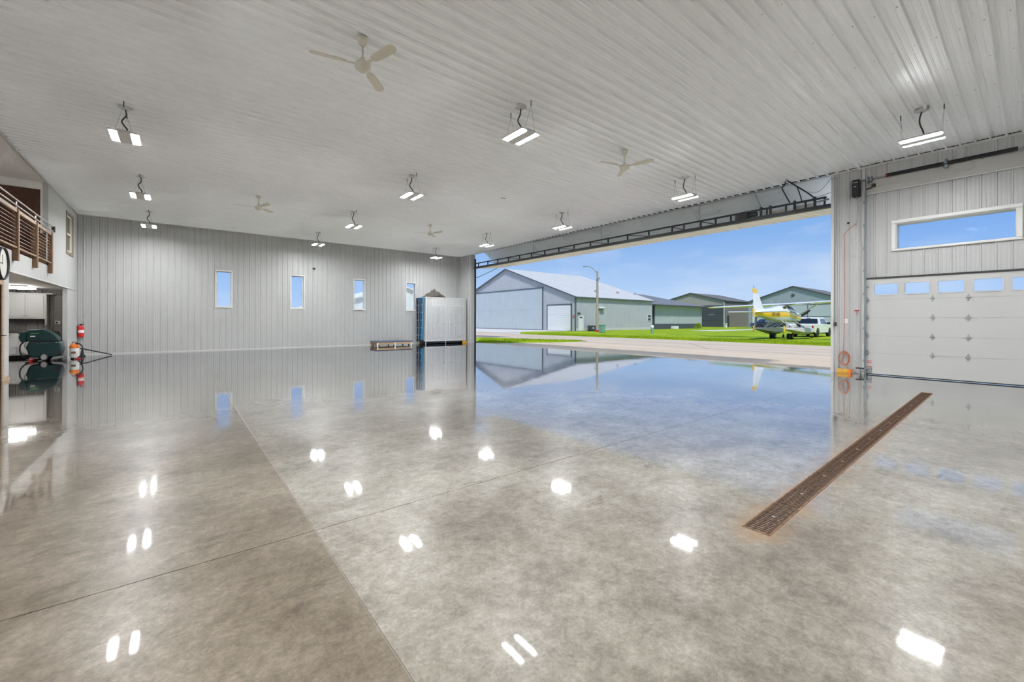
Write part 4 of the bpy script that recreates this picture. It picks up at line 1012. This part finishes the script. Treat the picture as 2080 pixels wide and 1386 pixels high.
def sheet(w, h, m, period=.3, hh=.03, holes=()):
    me = rib_sheet(w, h, holes, .1, hh, period, False); me.materials.append(M[m]); return me
def gable_sheet(yw, ze, zp, m, period=.45, hh=.03):
    """gable end: local x 0..yw, local y height following the two slopes"""
    xs = [0.0]; k = 0
    while xs[-1] < yw:
        c = .2 + k*period
        for q in (c-.05, c-.025, c+.025, c+.05):
            if 0 < q < yw: xs.append(q)
        k += 1
        if c > yw: break
    xs = sorted(set(xs + [yw/2, yw])); vs = []; fs = []
    for x in xs:
        q = (x-.2+period/2) % period - period/2; z = hh if abs(q) < .03 else 0
        top = ze + (zp-ze)*(1-abs(x-yw/2)/(yw/2)); vs += [(x, 0, z), (x, top, z)]
    for i in range(len(xs)-1): fs.append((2*i, 2*i+2, 2*i+3, 2*i+1))
    me = bpy.data.meshes.new('gable'); me.from_pydata(vs, [], fs); me.materials.append(M[m]); me.update(); return me

def hangar(label, x0, x1, y0, y1, ze, zp, wall, side, roof, trim):
    """gable faces -x, ridge along x"""
    t = thing('hangar_building', label, 'building', (x0, y0, GZ)); W_ = y1-y0; Ln = x1-x0; ze -= GZ; zp -= GZ
    link('gable_wall', gable_sheet(W_, ze, zp, wall), t, basis((0, W_, 0), (0,-1,0), (0,0,1), (-1,0,0)))
    link('side_wall', sheet(Ln, ze, side), t, basis((0, 0, 0), (1,0,0), (0,0,1), (0,-1,0)))
    MB().prism([(.05, 0), (W_-.05, 0), (W_-.05, ze-.05), (W_/2, zp-.05), (.05, ze-.05)], 0, .05, Ln-.02).build('core', wall, t)
    ov = .35; sl = (zp-ze)/(W_/2)
    for sg in (0, 1):
        ya, yb = (-ov, W_/2) if sg == 0 else (W_+ov, W_/2); za = ze - sl*ov
        sv = Vector((0, yb-ya, zp-za)); sl_ = sv.length; sv.normalize()
        if sg == 0:
            me = sheet(Ln+2*ov, sl_, roof, .6, .03); mtx = basis((-ov, ya, za+.06), (1,0,0), sv, Vector((1,0,0)).cross(sv))
        else:
            me = sheet(Ln+2*ov, sl_, roof, .6, .03); mtx = basis((Ln+ov, ya, za+.06), (-1,0,0), sv, Vector((-1,0,0)).cross(sv))
        link('roof', me, t, mtx)
        MB().add([(-ov, ya, za-.12), (-ov, yb, zp-.12), (-ov, yb, zp+.08), (-ov, ya, za+.08), (-ov+.06, ya, za-.12), (-ov+.06, yb, zp-.12), (-ov+.06, yb, zp+.08), (-ov+.06, ya, za+.08)],
                 [(0,1,2,3), (4,7,6,5), (0,4,5,1), (1,5,6,2), (2,6,7,3), (3,7,4,0)]).build('rake_trim', trim, t)
        if sg == 0: box('eave_trim', trim, t, -ov, Ln+ov, ya-.02, ya+.06, za-.10, za+.06)
    box('corner_trim', trim, t, -.05, .12, -.05, .12, 0, ze-.05)
    return t

# nearest hangar: pale blue steel, big door and roll door on the gable
H1X, H1Y = 45.0, 41.66
h = hangar('pale blue steel hangar with white roll door nearest the opening', H1X, 64.4, H1Y, 74.3, 4.96, 10.43, 'h1wall', 'h1side', 'h1roof', 'h1trim')
def gb(name, m, par, y0, y1, z0, z1, dx=.10, x=-.04): return box(name, m, par, x-dx, x, y0, y1, z0, z1)
bdoor = gb('big_door', 'h1door', h, 6.93, 26.5, .05, 6.65, .08)
for y0, y1, z0, z1 in ((6.80, 6.95, 0, 6.85), (6.95, 26.5, 6.63, 6.80), (6.95, 26.5, 0.0, .10)): gb('door_border', 'h1trim', bdoor, y0, y1, z0, z1, .14)
gb('mid_seam', 'greywall', bdoor, 6.95, 26.5, 3.30, 3.36, .10)
me = sheet(19.5, 6.5, 'h1door', .45, .02); link('door_skin', me, h, basis((-.13, 26.45, .08), (0,-1,0), (0,0,1), (-1,0,0)))
rdr = gb('roll_door', 'gwhite', h, .80, 5.72, .05, 3.85, .06)
for k in range(12): gb('door_slat', 'gwhite', rdr, .80, 5.72, .06+k*.315, .06+k*.315+.30, .03, -.10)
for y0, y1, z0, z1 in ((.66, .80, 0, 4.0), (5.72, 5.86, 0, 4.0), (.66, 5.86, 3.85, 4.0)): gb('door_trim', 'h1trim', rdr, y0, y1, z0, z1, .14)
gb('sign_plate', 'sign', h, .18, .50, 1.95, 2.30, .02, -.05)
sd = box('side_door', 'gwhite', h, .55, 1.65, -.09, -.03, .05, 2.32); box('vision_slot', 'darkglass', sd, .80, 1.40, -.10, -.088, 1.90, 2.05); MB().lathe([(.04, 0), (.04, -.06)], (.66, -.09, 1.05), 'Y', 10).build('knob', 'grey', sd)
fr = MB(); fr.box(.45, .55, -.10, -.03, 0, 2.42); fr.box(1.65, 1.75, -.10, -.03, 0, 2.42); fr.box(.55, 1.65, -.10, -.03, 2.32, 2.42); fr.build('door_trim', 'greywall', sd)
box('wall_lamp', 'black', h, .35, .85, -.28, -.03, 2.55, 2.68, b=.03)
lm = MB(); lm.bbox(5.0, 6.1, -.45, -.03, 3.35, 3.60, .06); lm.build('exhaust_hood', 'gwhite', h); box('hood_opening', 'black', h, 5.1, 5.9, -.40, -.05, 3.25, 3.36)
for z in (1.62, 2.14): wv = box('window', 'darkglass', h, 18.0, 18.9, -.08, -.03, z, z+.38); box('window_frame', 'gwhite', wv, 17.9, 19.0, -.06, -.02, z-.08, z+.46)
box('base_flashing', 'h1roof', h, .1, 19.4, -.06, -.02, .02, .42)
for x in (3.2, 9.0, 14.0): MB().lathe([(.18, 0), (.18, .25), (.26, .25), (.2, .38)], (x+5, 3.2, 6.18), 'Z', 10).build('roof_vent', 'h1roof', h)

# second: grey hip roofed hangar with slate wainscot
h = thing('hangar_building', 'low grey hangar with dark hip roof and slate wainscot', 'building', (68.6, 44.0, GZ)); Wd, Ln, ez = 18.0, 17.3, 4.5
link('side_wall', sheet(Ln, ez-1.0, 'greywall', .4), h, basis((0, 0, 1.0), (1,0,0), (0,0,1), (0,-1,0)))
box('wainscot', 'slate', h, 0, Ln, -.08, .0, 0, 1.0); box('core', 'greywall', h, 0, Ln, .04, Wd, 0, ez-.02)
link('end_wall', sheet(Wd, ez-1.0, 'greywall', .4), h, basis((0, Wd, 1.0), (0,-1,0), (0,0,1), (-1,0,0))); box('wainscot', 'slate', h, -.08, 0, 0, Wd, 0, 1.0)
for x in (-.12, Ln-.1): box('corner_trim', 'slate' if x < 1 else 'greywall', h, x, x+.22, -.12, .1, 0, ez)
ov = 1.0; hz = 7.2
rf = MB(); rf.add([(-ov, -ov, ez), (Ln+ov, -ov, ez), (Ln+ov, Wd+ov, ez), (-ov, Wd+ov, ez), (4.5, Wd/2, hz), (Ln-7.2, Wd/2, hz)], [(0,1,5,4), (1,2,5), (2,3,4,5), (3,0,4), (3,2,1,0)]); rf.build('hip_roof', 'roofdark', h)
fs_ = MB(); fs_.box(-ov-.03, Ln+ov+.03, -ov-.05, -ov, ez-.15, ez+.06); fs_.box(-ov-.05, -ov, -ov, Wd+ov, ez-.15, ez+.06); fs_.build('fascia', 'slate', h)
box('condenser', 'gwhite', h, 4.2, 5.8, -1.6, -.9, 0, .55, b=.05)

# third: taupe hangar with charcoal door
h = hangar('taupe hangar with a charcoal door in its gable', 110.0, 126.5, 49.96, 68.5, 6.75, 9.1, 'taupelight', 'taupe', 'roofdark', 'charcoal')
bdoor = gb('big_door', 'charcoal', h, .55, 6.5, .05, 5.65, .10)
for z in (1.8, 3.6): gb('door_rail', 'slate', bdoor, .55, 6.5, z, z+.08, .14)
gb('door_lite', 'greyglass', bdoor, 2.6, 4.2, 3.0, 3.5, .13); gb('lower_wall', 'taupe', h, 6.6, 18.5, .02, 5.65, .06)
gb('corner_column', 'greywall', h, .02, .35, 0, 6.6, .12); sd = box('side_door', 'black', h, 1.0, 2.1, -.10, -.03, .05, 3.0)
# fourth: blue-grey hangar behind the seaplane
h = hangar('blue grey gabled hangar standing behind the seaplane', 100.0, 120.0, 22.9, 40.3, 5.75, 8.72, 'h4wall', 'h4wall', 'roofdark', 'slate')
bdoor = gb('big_door', 'h1door', h, 1.2, 15.6, .05, 4.9, .10)
for y0, y1, z0, z1 in ((1.0, 1.2, 0, 5.1), (15.6, 15.85, 0, 5.1), (1.2, 15.6, 4.9, 5.08), (1.2, 15.6, 2.45, 2.55), (6.0, 6.1, 0, 4.9)): gb('door_border', 'slate', bdoor, y0, y1, z0, z1, .14)
gb('corner_column', 'gwhite', h, 16.1, 16.5, 0, 5.6, .12); st_ = MB(); st_.lathe([(.35, 0), (.35, -.08), (.2, -.1)], (-.05, 8.7, 7.0), 'X', 5); st_.build('star_ornament', 'slate', h)
# cream neighbour seen through the back windows
h = thing('hangar_building', 'cream gabled building seen through the narrow back windows', 'building', (11.5, 45.0, GZ))
Wc, zc_, zp_ = 17.0, 2.9, 5.3
MB().prism([(0, 0), (Wc, 0), (Wc, zc_), (Wc/2, zp_), (0, zc_)], 1, 0.05, 12).build('core', 'creambldg', h)
me = gable_sheet(Wc, zc_, zp_, 'creambldg'); link('gable_wall', me, h, basis((0, 0, 0), (1,0,0), (0,0,1), (0,-1,0)))
for sg in (0, 1):
    xa = -.3 if sg == 0 else Wc+.3; MB().add([(xa, -.3, zc_-.07), (Wc/2, -.3, zp_), (Wc/2, 12.3, zp_), (xa, 12.3, zc_-.07), (xa, -.3, zc_+.08), (Wc/2, -.3, zp_+.15), (Wc/2, 12.3, zp_+.15), (xa, 12.3, zc_+.08)],
        [(0,1,2,3), (4,5,6,7), (0,1,5,4), (1,2,6,5), (2,3,7,6), (3,0,4,7)]).build('roof', 'creambldg', h)
box('door_header', 'taupelight', h, 3.5, 13.5, -.12, -.03, 2.15, 2.25)

# light pole and yard items
t = thing('light_pole', 'tall wooden utility pole with a curved lamp arm', 'lamp post', (44.36, 37.1, GZ))
MB().cyl((0, 0, 0), (0, 0, 8.25), .20, 14, .13).build('pole', 'pole', t)
MB().tube(bez([(0, 0, 7.9), (-.45, .38, 8.55), (-.85, .68, 8.85), (-1.25, 1.0, 8.90)], 8), .05, 8).build('arm', 'grey', t)
hd = MB(); hd.bbox(-.22, .22, -.12, .12, -.09, .06, .04); hd.xform(Matrix.Translation((-1.35, 1.08, 8.86)) @ Matrix.Rotation(math.radians(141), 4, 'Z')); hd.build('lamp_head', 'grey', t)
box('transformer_bracket', 'grey', t, -.2, .2, -.25, -.1, 7.1, 7.35)
MB().cyl((0, 0, 0), (0, 0, .25), .24, 14).build('base_band', 'redgrip', t)
t = thing('utility_pedestal', 'green utility pedestal standing right of the wooden pole', 'utility box', (42.1, 34.4, GZ)); box('cabinet', 'utilgreen', t, -.28, .28, -.3, .3, 0, .95, b=.04); box('lid', 'utilgreen', t, -.32, .32, -.34, .34, .92, 1.02, b=.03); box('door_seam', 'slate', t, -.285, -.278, -.01, .01, .1, .9)
t = thing('generator', 'dark low generator box by the pale blue hangar side wall', 'generator', (47.9, 40.8, GZ)); box('housing', 'charcoal', t, -.9, .9, -.35, .35, .05, .78, b=.06); box('lid', 'slate', t, -.93, .93, -.38, .38, .72, .82, b=.04); box('label', 'gwhite', t, -.55, -.3, -.39, -.355, .35, .55); box('skid', 'black', t, -.95, .95, -.3, .3, 0, .06)
t = thing('bollard', 'short pale marker post at the far corner of the lawn', 'bollard', (43.85, 28.35, GZ)); MB().cyl((0, 0, 0), (0, 0, .95), .16, 12).build('post', 'utilgreen', t); MB().lathe([(.17, .70), (.17, .95), (.1, 1.0)], (0,0,0), 'Z', 12).build('cap', 'gwhite', t)
t = thing('lawn_marker', 'small white marker on the lawn by the taupe hangar', 'marker', (98.0, 44.3, GZ)); MB().cyl((0,0,0), (0,0,.9), .25, 8).build('post', 'gwhite', t); box('cap', 'gwhite', t, -.3, .3, -.3, .3, .85, .98, b=.05)
t = thing('shrub', 'small round green shrub before the slate wainscot', 'shrub', (81.0, 42.0, GZ)); mb = MB(); rnd = random.Random(9)
for _ in range(260):
    a, b, r = rnd.uniform(0, 2*PI), rnd.uniform(-.1, 1.4), rnd.uniform(.4, .75); p = Vector((r*math.cos(a)*math.cos(b), r*math.sin(a)*math.cos(b), .28+r*math.sin(b)*1.1)); q = [Vector((rnd.uniform(-.16,.16), rnd.uniform(-.16,.16), rnd.uniform(-.16,.16))) for _ in range(3)]
    mb.add([p+v_ for v_ in q], [(0,1,2)])
tag(mb.build('foliage', 'grass', t), kind='stuff'); MB().cyl((0,0,0), (0,0,.5), .04, 6).build('stem', 'pole', t)

# ------------------------------------------------------------------ seaplane
sp = thing('seaplane', 'white and yellow high wing seaplane on amphibious floats', 'airplane', (34.5, 13.5, GZ)); SZ = -GZ
st_l = [(0.0, 2.08, .05, .10), (.5, 2.07, .12, .20), (1.6, 2.03, .27, .34), (3.0, 1.98, .43, .48), (4.4, 2.00, .56, .64), (5.2, 2.02, .60, .72), (6.5, 2.02, .60, .72), (7.1, 1.93, .58, .62), (7.6, 1.80, .56, .48), (8.6, 1.74, .50, .43), (9.1, 1.72, .38, .34), (9.3, 1.71, .22, .22)]
def ringpt(s_, th_, off=0.0, p=.72):
    x, zc, hw, hh = s_; c_, q = math.cos(th_), math.sin(th_)
    return (x, (hw+off)*math.copysign(abs(c_)**p, c_), zc+SZ+(hh+off)*math.copysign(abs(q)**p, q))
def lerp_st(x):
    for a, b in zip(st_l, st_l[1:]):
        if a[0] <= x <= b[0]:
            t_ = (x-a[0])/(b[0]-a[0]); return tuple(a[i]+(b[i]-a[i])*t_ for i in range(4))
    return st_l[-1]
xs_ = sorted(set([s_[0] for s_ in st_l] + [i*.3 for i in range(1, 31)]))
MB().loft([[ringpt(lerp_st(x), 2*PI*k/28) for k in range(28)] for x in xs_]).build('fuselage', 'paintwhite', sp)
def band(name, m, x0, x1, lo, hi, side, off=.008, n=22, parent=sp):
    rows = []
    for i in range(n+1):
        x = x0+(x1-x0)*i/n; s_ = lerp_st(x); a, b = lo(i/n), hi(i/n)
        rows.append([ringpt(s_, (PI - (a+(b-a)*j/5)) if side > 0 else 0, off) if False else tuple(v for v in (lambda P: (P[0], -P[1] if side < 0 else P[1], P[2]))(ringpt(s_, a+(b-a)*j/5, off))) for j in range(6)])
    return MB().strip(rows).build(name, m, parent)
for sd_ in (-1, 1):
    band('stripe', 'paintyellow', .05, 9.25, lambda t_: -1.0+.75*min(1, t_*2.2), lambda t_: .08+.12*math.sin(PI*min(1, t_*1.6)) if t_ < .6 else .02, sd_)
    band('accent_line', 'blackpaint', 5.0, 9.0, lambda t_: .10-.06*t_, lambda t_: .16-.06*t_, sd_, .010)
    band('belly_panel', 'paintgrey', 1.0, 9.0, lambda t_: -1.55, lambda t_: -1.05+.2*t_, sd_, .006)
    band('side_window', 'darkglass', 4.5, 5.15, lambda t_: .55, lambda t_: 1.0, sd_, .010, 6)
    band('side_window', 'darkglass', 5.25, 6.05, lambda t_: .42, lambda t_: 1.02, sd_, .010, 6)
    band('side_window', 'darkglass', 6.15, 6.75, lambda t_: .40, lambda t_: 1.02-.15*t_, sd_, .010, 6)
    band('windscreen', 'darkglass', 6.82, 7.5, lambda t_: .50, lambda t_: 1.52, sd_, .012, 6)
tc_ = bpy.data.curves.new('registration', 'FONT'); tc_.body = 'N2142S'; tc_.size = .40; tc_.align_x = 'CENTER'; tc_.align_y = 'CENTER'; tc_.extrude = .004
to = bpy.data.objects.new('registration_tmp', tc_); C.objects.link(to)
me = bpy.data.meshes.new_from_object(to.evaluated_get(bpy.context.evaluated_depsgraph_get())); bpy.data.objects.remove(to); me.materials.clear(); me.materials.append(M['blackpaint'])
link('registration_number', me, sp, basis((3.0, -.475, 1.93+SZ), Vector((1, -.09, 0)).normalized(), (0,0,1), Vector((-.09, -1, 0)).normalized()))
# tail
fin = MB(); fin.loft([[(-.05, -.03, 2.0), (.35, -.05, 2.0), (1.75, -.02, 2.15), (1.75, .02, 2.15), (.35, .05, 2.0), (-.05, .03, 2.0)][i] for i in range(6)] and
    [[(x+dx, y_*w_, z+SZ) for dx, y_ in ((0, -.25), (.3*c_, -1), (c_, 0), (.3*c_, 1), (0, .25))] for x, z, c_, w_ in ((-.02, 2.05, 2.5, .07), (-.10, 2.5, 1.75, .06), (-.24, 3.55, 1.02, .045))], False); fin.build('fin', 'paintwhite', sp)
tip = MB().loft([[(x+dx, y_*w_, z+SZ) for dx, y_ in ((0, -.25), (.3*c_, -1), (c_, 0), (.3*c_, 1), (0, .25))] for x, z, c_, w_ in ((-.24, 3.555, 1.03, .047), (-.34, 3.84, 1.0, .042), (-.30, 3.90, .8, .02))], False); tip.build('fin_tip', 'paintyellow', sp)
rd_ = MB().loft([[(x+dx, y_, z+SZ) for dx, y_ in ((0, -.015), (c_, -.045), (c_, .045), (0, .015))] for x, z, c_ in ((-.12, 1.72, .62), (-.34, 2.34, .80))], False); rd_.build('rudder_base', 'paintyellow', sp)
MB().cyl((-.05, 0, 3.9+SZ), (-.05, 0, 4.12+SZ), .015, 6).build('beacon', 'blackpaint', sp)
for sg in (-1, 1):
    MB().loft([[(x+dx*c_, sg*y, z+SZ+dz*.05) for dx, dz in ((0, 0), (.3, 1), (.8, .7), (1, 0), (.8, -.7), (.3, -.8))] for x, y, z, c_ in ((.0, .08, 2.10, 1.15), (.12, 1.3, 2.11, .95), (.30, 2.1, 2.12, .70))], False).build('stabiliser', 'paintwhite', sp)
# wing (slightly low on the far side)
def wing_sec(y, x, z, c_, t_): return [(x+dx*c_, y, z+dz*t_) for dx, dz in ((0, 0), (.25, .55), (.6, 1), (.88, .7), (1, .15), (.92, -.35), (.6, -.45), (.25, -.3))]
def wz(y): return 2.80 + SZ - .030*y
for sg in (-1, 1):
    MB().loft([wing_sec(sg*y, x, wz(sg*y)+.012*y, c_, t_) for y, x, c_, t_ in ((0, 5.25, 1.62, .16), (2.6, 5.25, 1.62, .15), (6.0, 5.55, 1.15, .11))], False).build('wing', 'paintwhite', sp)
    MB().loft([wing_sec(sg*y, x, wz(sg*y)+.012*y, c_, t_) for y, x, c_, t_ in ((6.0, 5.55, 1.16, .112), (6.35, 5.62, 1.0, .09), (6.55, 5.80, .62, .04))], False).build('wing_tip', 'paintyellow', sp)
    MB().tube([(6.1, sg*.58, 1.55+SZ), (6.05, sg*2.5, wz(sg*2.5)-.02)], .045, 8).build('wing_strut', 'paintgrey', sp)
for x in (3.6, 5.0): MB().tube([(x, 0, 2.62+SZ), (x-.25, 0, 3.08+SZ)], .015, 6).build('antenna', 'paintwhite', sp)
MB().lathe([(.20, 0), (.19, .12), (.10, .30), (.02, .38)], (9.3, 0, 1.72+SZ), 'X', 18).build('spinner', 'paintwhite', sp)
for a in (55, 175, 295):
    bl = MB(); bl.loft([[(9.42+dx, dy*c_, r) for dx, dy in ((-.02, -1), (.02, -.2), (.02, 1), (-.02, .2))] for r, c_ in ((.1, .07), (.35, .12), (.80, .14), (1.15, .06))], False)
    bl.xform(Matrix.Translation((0, 0, 1.72+SZ)) @ Matrix.Rotation(math.radians(a), 4, 'X')); bl.build('propeller_blade', 'blackpaint', sp)
box('exhaust', 'blackpaint', sp, 7.7, 8.5, -.42, -.36, 1.36+SZ, 1.46+SZ)
# floats
for sg in (-1, 1):
    cy = sg*1.12; secs = []
    for x, zk, zt, hw in ((2.9, .72, .84, .16), (3.6, .62, .86, .28), (5.0, .40, .86, .36), (5.9, .30, .86, .38), (6.0, .24, .86, .38), (7.4, .22, .85, .38), (8.6, .30, .83, .33), (9.3, .46, .78, .20), (9.6, .62, .70, .06)):
        zm_ = zk + (zt-zk)*.38; secs.append([(x, cy, zk+SZ), (x, cy+hw, zm_+SZ), (x, cy+hw*.95, zt-.05+SZ), (x, cy+hw*.5, zt+SZ), (x, cy-hw*.5, zt+SZ), (x, cy-hw*.95, zt-.05+SZ), (x, cy-hw, zm_+SZ)])
    fl = MB().loft(secs, False).build('float', 'paintgrey', sp)
    MB().strip([[(x, cy-hw-.006, zm_+SZ), (x, cy-.006, zk-.006+SZ), (x, cy+hw+.006, zm_+SZ)] for x, zk, zm_, hw in ((2.95, .715, .76, .17), (3.6, .615, .71, .28), (5.0, .395, .575, .36), (5.9, .295, .51, .38))], False).build('float_bottom', 'floatgreen', fl)
    rdd = MB(); rdd.bbox(2.66, 2.90, cy-.02, cy+.02, .52+SZ, 1.02+SZ, .01); rdd.build('water_rudder', 'paintyellow', fl)
    wy = sg*.65
    for dy in (-.12, .12):
        wv = MB().lathe([(.07, -.09), (.22, -.075), (.24, 0), (.22, .075), (.07, .09)], (5.5, wy+dy, .24), 'Y', 18).build('main_wheel', 'tyre', sp); MB().lathe([(.11, -.092), (.11, .092)], (5.5, wy+dy, .24), 'Y', 12).build('hub', 'galv', wv)
    MB().tube([(5.9, cy, .55+SZ), (5.5, wy, .26)], .05, 8).build('gear_leg', 'galv', sp)
    nw = MB().lathe([(.04, -.05), (.13, -.045), (.13, .045), (.04, .05)], (9.3, cy, .13), 'Y', 14).build('nose_wheel', 'tyre', sp); MB().tube([(9.2, cy, .6+SZ), (9.3, cy, .15)], .03, 6).build('nose_leg', 'galv', sp)
    for a, b in (((4.9, .84), (4.3, 1.45)), ((4.9, .84), (5.2, 1.38)), ((7.6, .83), (7.6, 1.36)), ((6.0, .85), (7.4, 1.34))): MB().tube([(a[0], cy, a[1]+SZ), (b[0], sg*.38, b[1]+SZ)], .035, 8).build('float_strut', 'paintgrey', sp)
for x in (4.9, 7.6): MB().tube([(x, -1.12, .84+SZ), (x, 1.12, .84+SZ)], .05, 8).build('spreader_bar', 'paintgrey', sp)
MB().tube([(4.9, 1.1, .86+SZ), (6.9, -1.1, .86+SZ)], .01, 5).build('brace_wire', 'galv', sp)

# ------------------------------------------------------------------ pickups
def pickup(label, loc, rz, paint, crew=True):
    t = thing('pickup_truck', label, 'truck', loc, rz)      # local +x = forward, origin at rear axle line centre on ground
    hw = 1.0
    # bed and nose: side profile
    body = [(-1.15, .55), (-1.18, .75), (-1.18, 1.12), (-1.10, 1.22), (.80, 1.22), (.82, 1.20), (3.05, 1.20), (3.3, 1.18), (4.25, 1.10), (4.42, .98), (4.45, .62), (4.30, .48), (4.15, .46)]
    arch = []
    for cx in (3.62, 0.0):
        arch += [(cx+.50*math.cos(a*PI/8), .42+.50*math.sin(a*PI/8)) for a in range(9)]
    poly = body + arch + []
    rows = []
    for y, s_ in ((-hw, .0), (-hw+.05, .03), (hw-.05, .03), (hw, .0)):
        rows.append([(x, y, z + (0 if z < .9 else (s_ if z > 1.0 else 0))) for x, z in poly])
    MB().loft(rows, False).build('body', paint, t)
    cab = [(.78, 1.22), (.92, 1.80), (1.10, 1.88), (2.35, 1.88), (2.55, 1.82), (3.25, 1.20)]
    MB().loft([[(x, y*(1 if z < 1.3 else .84), z) for x, z in cab] for y in (-.97, .97)], False).build('cab', paint, t)
    for sg in (-1, 1):
        for q in ([(.98, 1.28), (1.10, 1.72), (1.78, 1.74), (1.78, 1.28)], [(1.86, 1.28), (1.86, 1.74), (2.46, 1.72), (2.92, 1.28)]):
            MB().add([(x, sg*(.985-(z-1.22)*.235), z) for x, z in q], [(0,1,2,3)]).build('side_window', 'greyglass', t)
        box('mirror', 'black', t, 2.75, 2.88, *sorted((sg*.98, sg*1.22)), 1.22, 1.42, b=.03)
        box('tail_light', 'taillight', t, -1.195, -1.15, *sorted((sg*.84, sg*.99)), .80, 1.12, b=.02); box('head_light', 'gwhite', t, 4.36, 4.46, *sorted((sg*.66, sg*.96)), .74, .92, b=.02)
        box('door_handle', 'grey', t, 1.70, 1.85, *sorted((sg*.995, sg*1.01)), 1.12, 1.15)
        for x in (0.0, 3.62):
            o = MB().lathe([(.20, -.13), (.38, -.12), (.41, -.08), (.41, .08), (.38, .12), (.20, .13)], (x, sg*.86, .41), 'Y', 24).build('wheel', 'tyre', t); MB().lathe([(.24, -.125), (.22, -.02), (.22, .02), (.24, .125)], (x, sg*.86, .41), 'Y', 18).build('rim', 'chrome', o)
    MB().add([(.79, -.78, 1.30), (.79, .78, 1.30), (.90, .70, 1.74), (.90, -.70, 1.74)], [(0,1,2,3)]).xform(Matrix.Translation((-.012, 0, 0))).build('rear_window', 'darkglass', t)
    MB().add([(3.22, -.86, 1.25), (3.22, .86, 1.25), (2.62, .76, 1.78), (2.62, -.76, 1.78)], [(0,1,2,3)]).xform(Matrix.Translation((.02, 0, .02))).build('windscreen', 'darkglass', t)
    box('tailgate', paint, t, -1.20, -1.17, -.80, .80, .68, 1.18, b=.012); box('gate_handle', 'black', t, -1.212, -1.195, -.12, .12, 1.02, 1.10, b=.01); box('gate_badge', 'taillight', t, -1.208, -1.198, -.16, .16, .84, .90, b=.004)
    box('bed_interior', 'black', t, -1.05, .74, -.85, .85, 1.20, 1.262); box('rear_bumper', 'chrome', t, -1.32, -1.12, -.95, .95, .45, .66, b=.03); box('brake_lamp', 'taillight', t, .84, .90, -.15, .15, 1.80, 1.84)
    box('front_bumper', 'chrome', t, 4.36, 4.56, -.95, .95, .42, .64, b=.03); box('underbody', 'black', t, -.9, 4.2, -.70, .70, .30, .60)
    return t
pickup('white pickup truck parked behind the seaplane nose', (46.8, 13.75, GZ), 0.0, 'paintwhite')
pickup('dark navy pickup truck parked beyond the seaplane tail', (87.2, 30.3, GZ+.05), math.radians(141.4), 'navy')
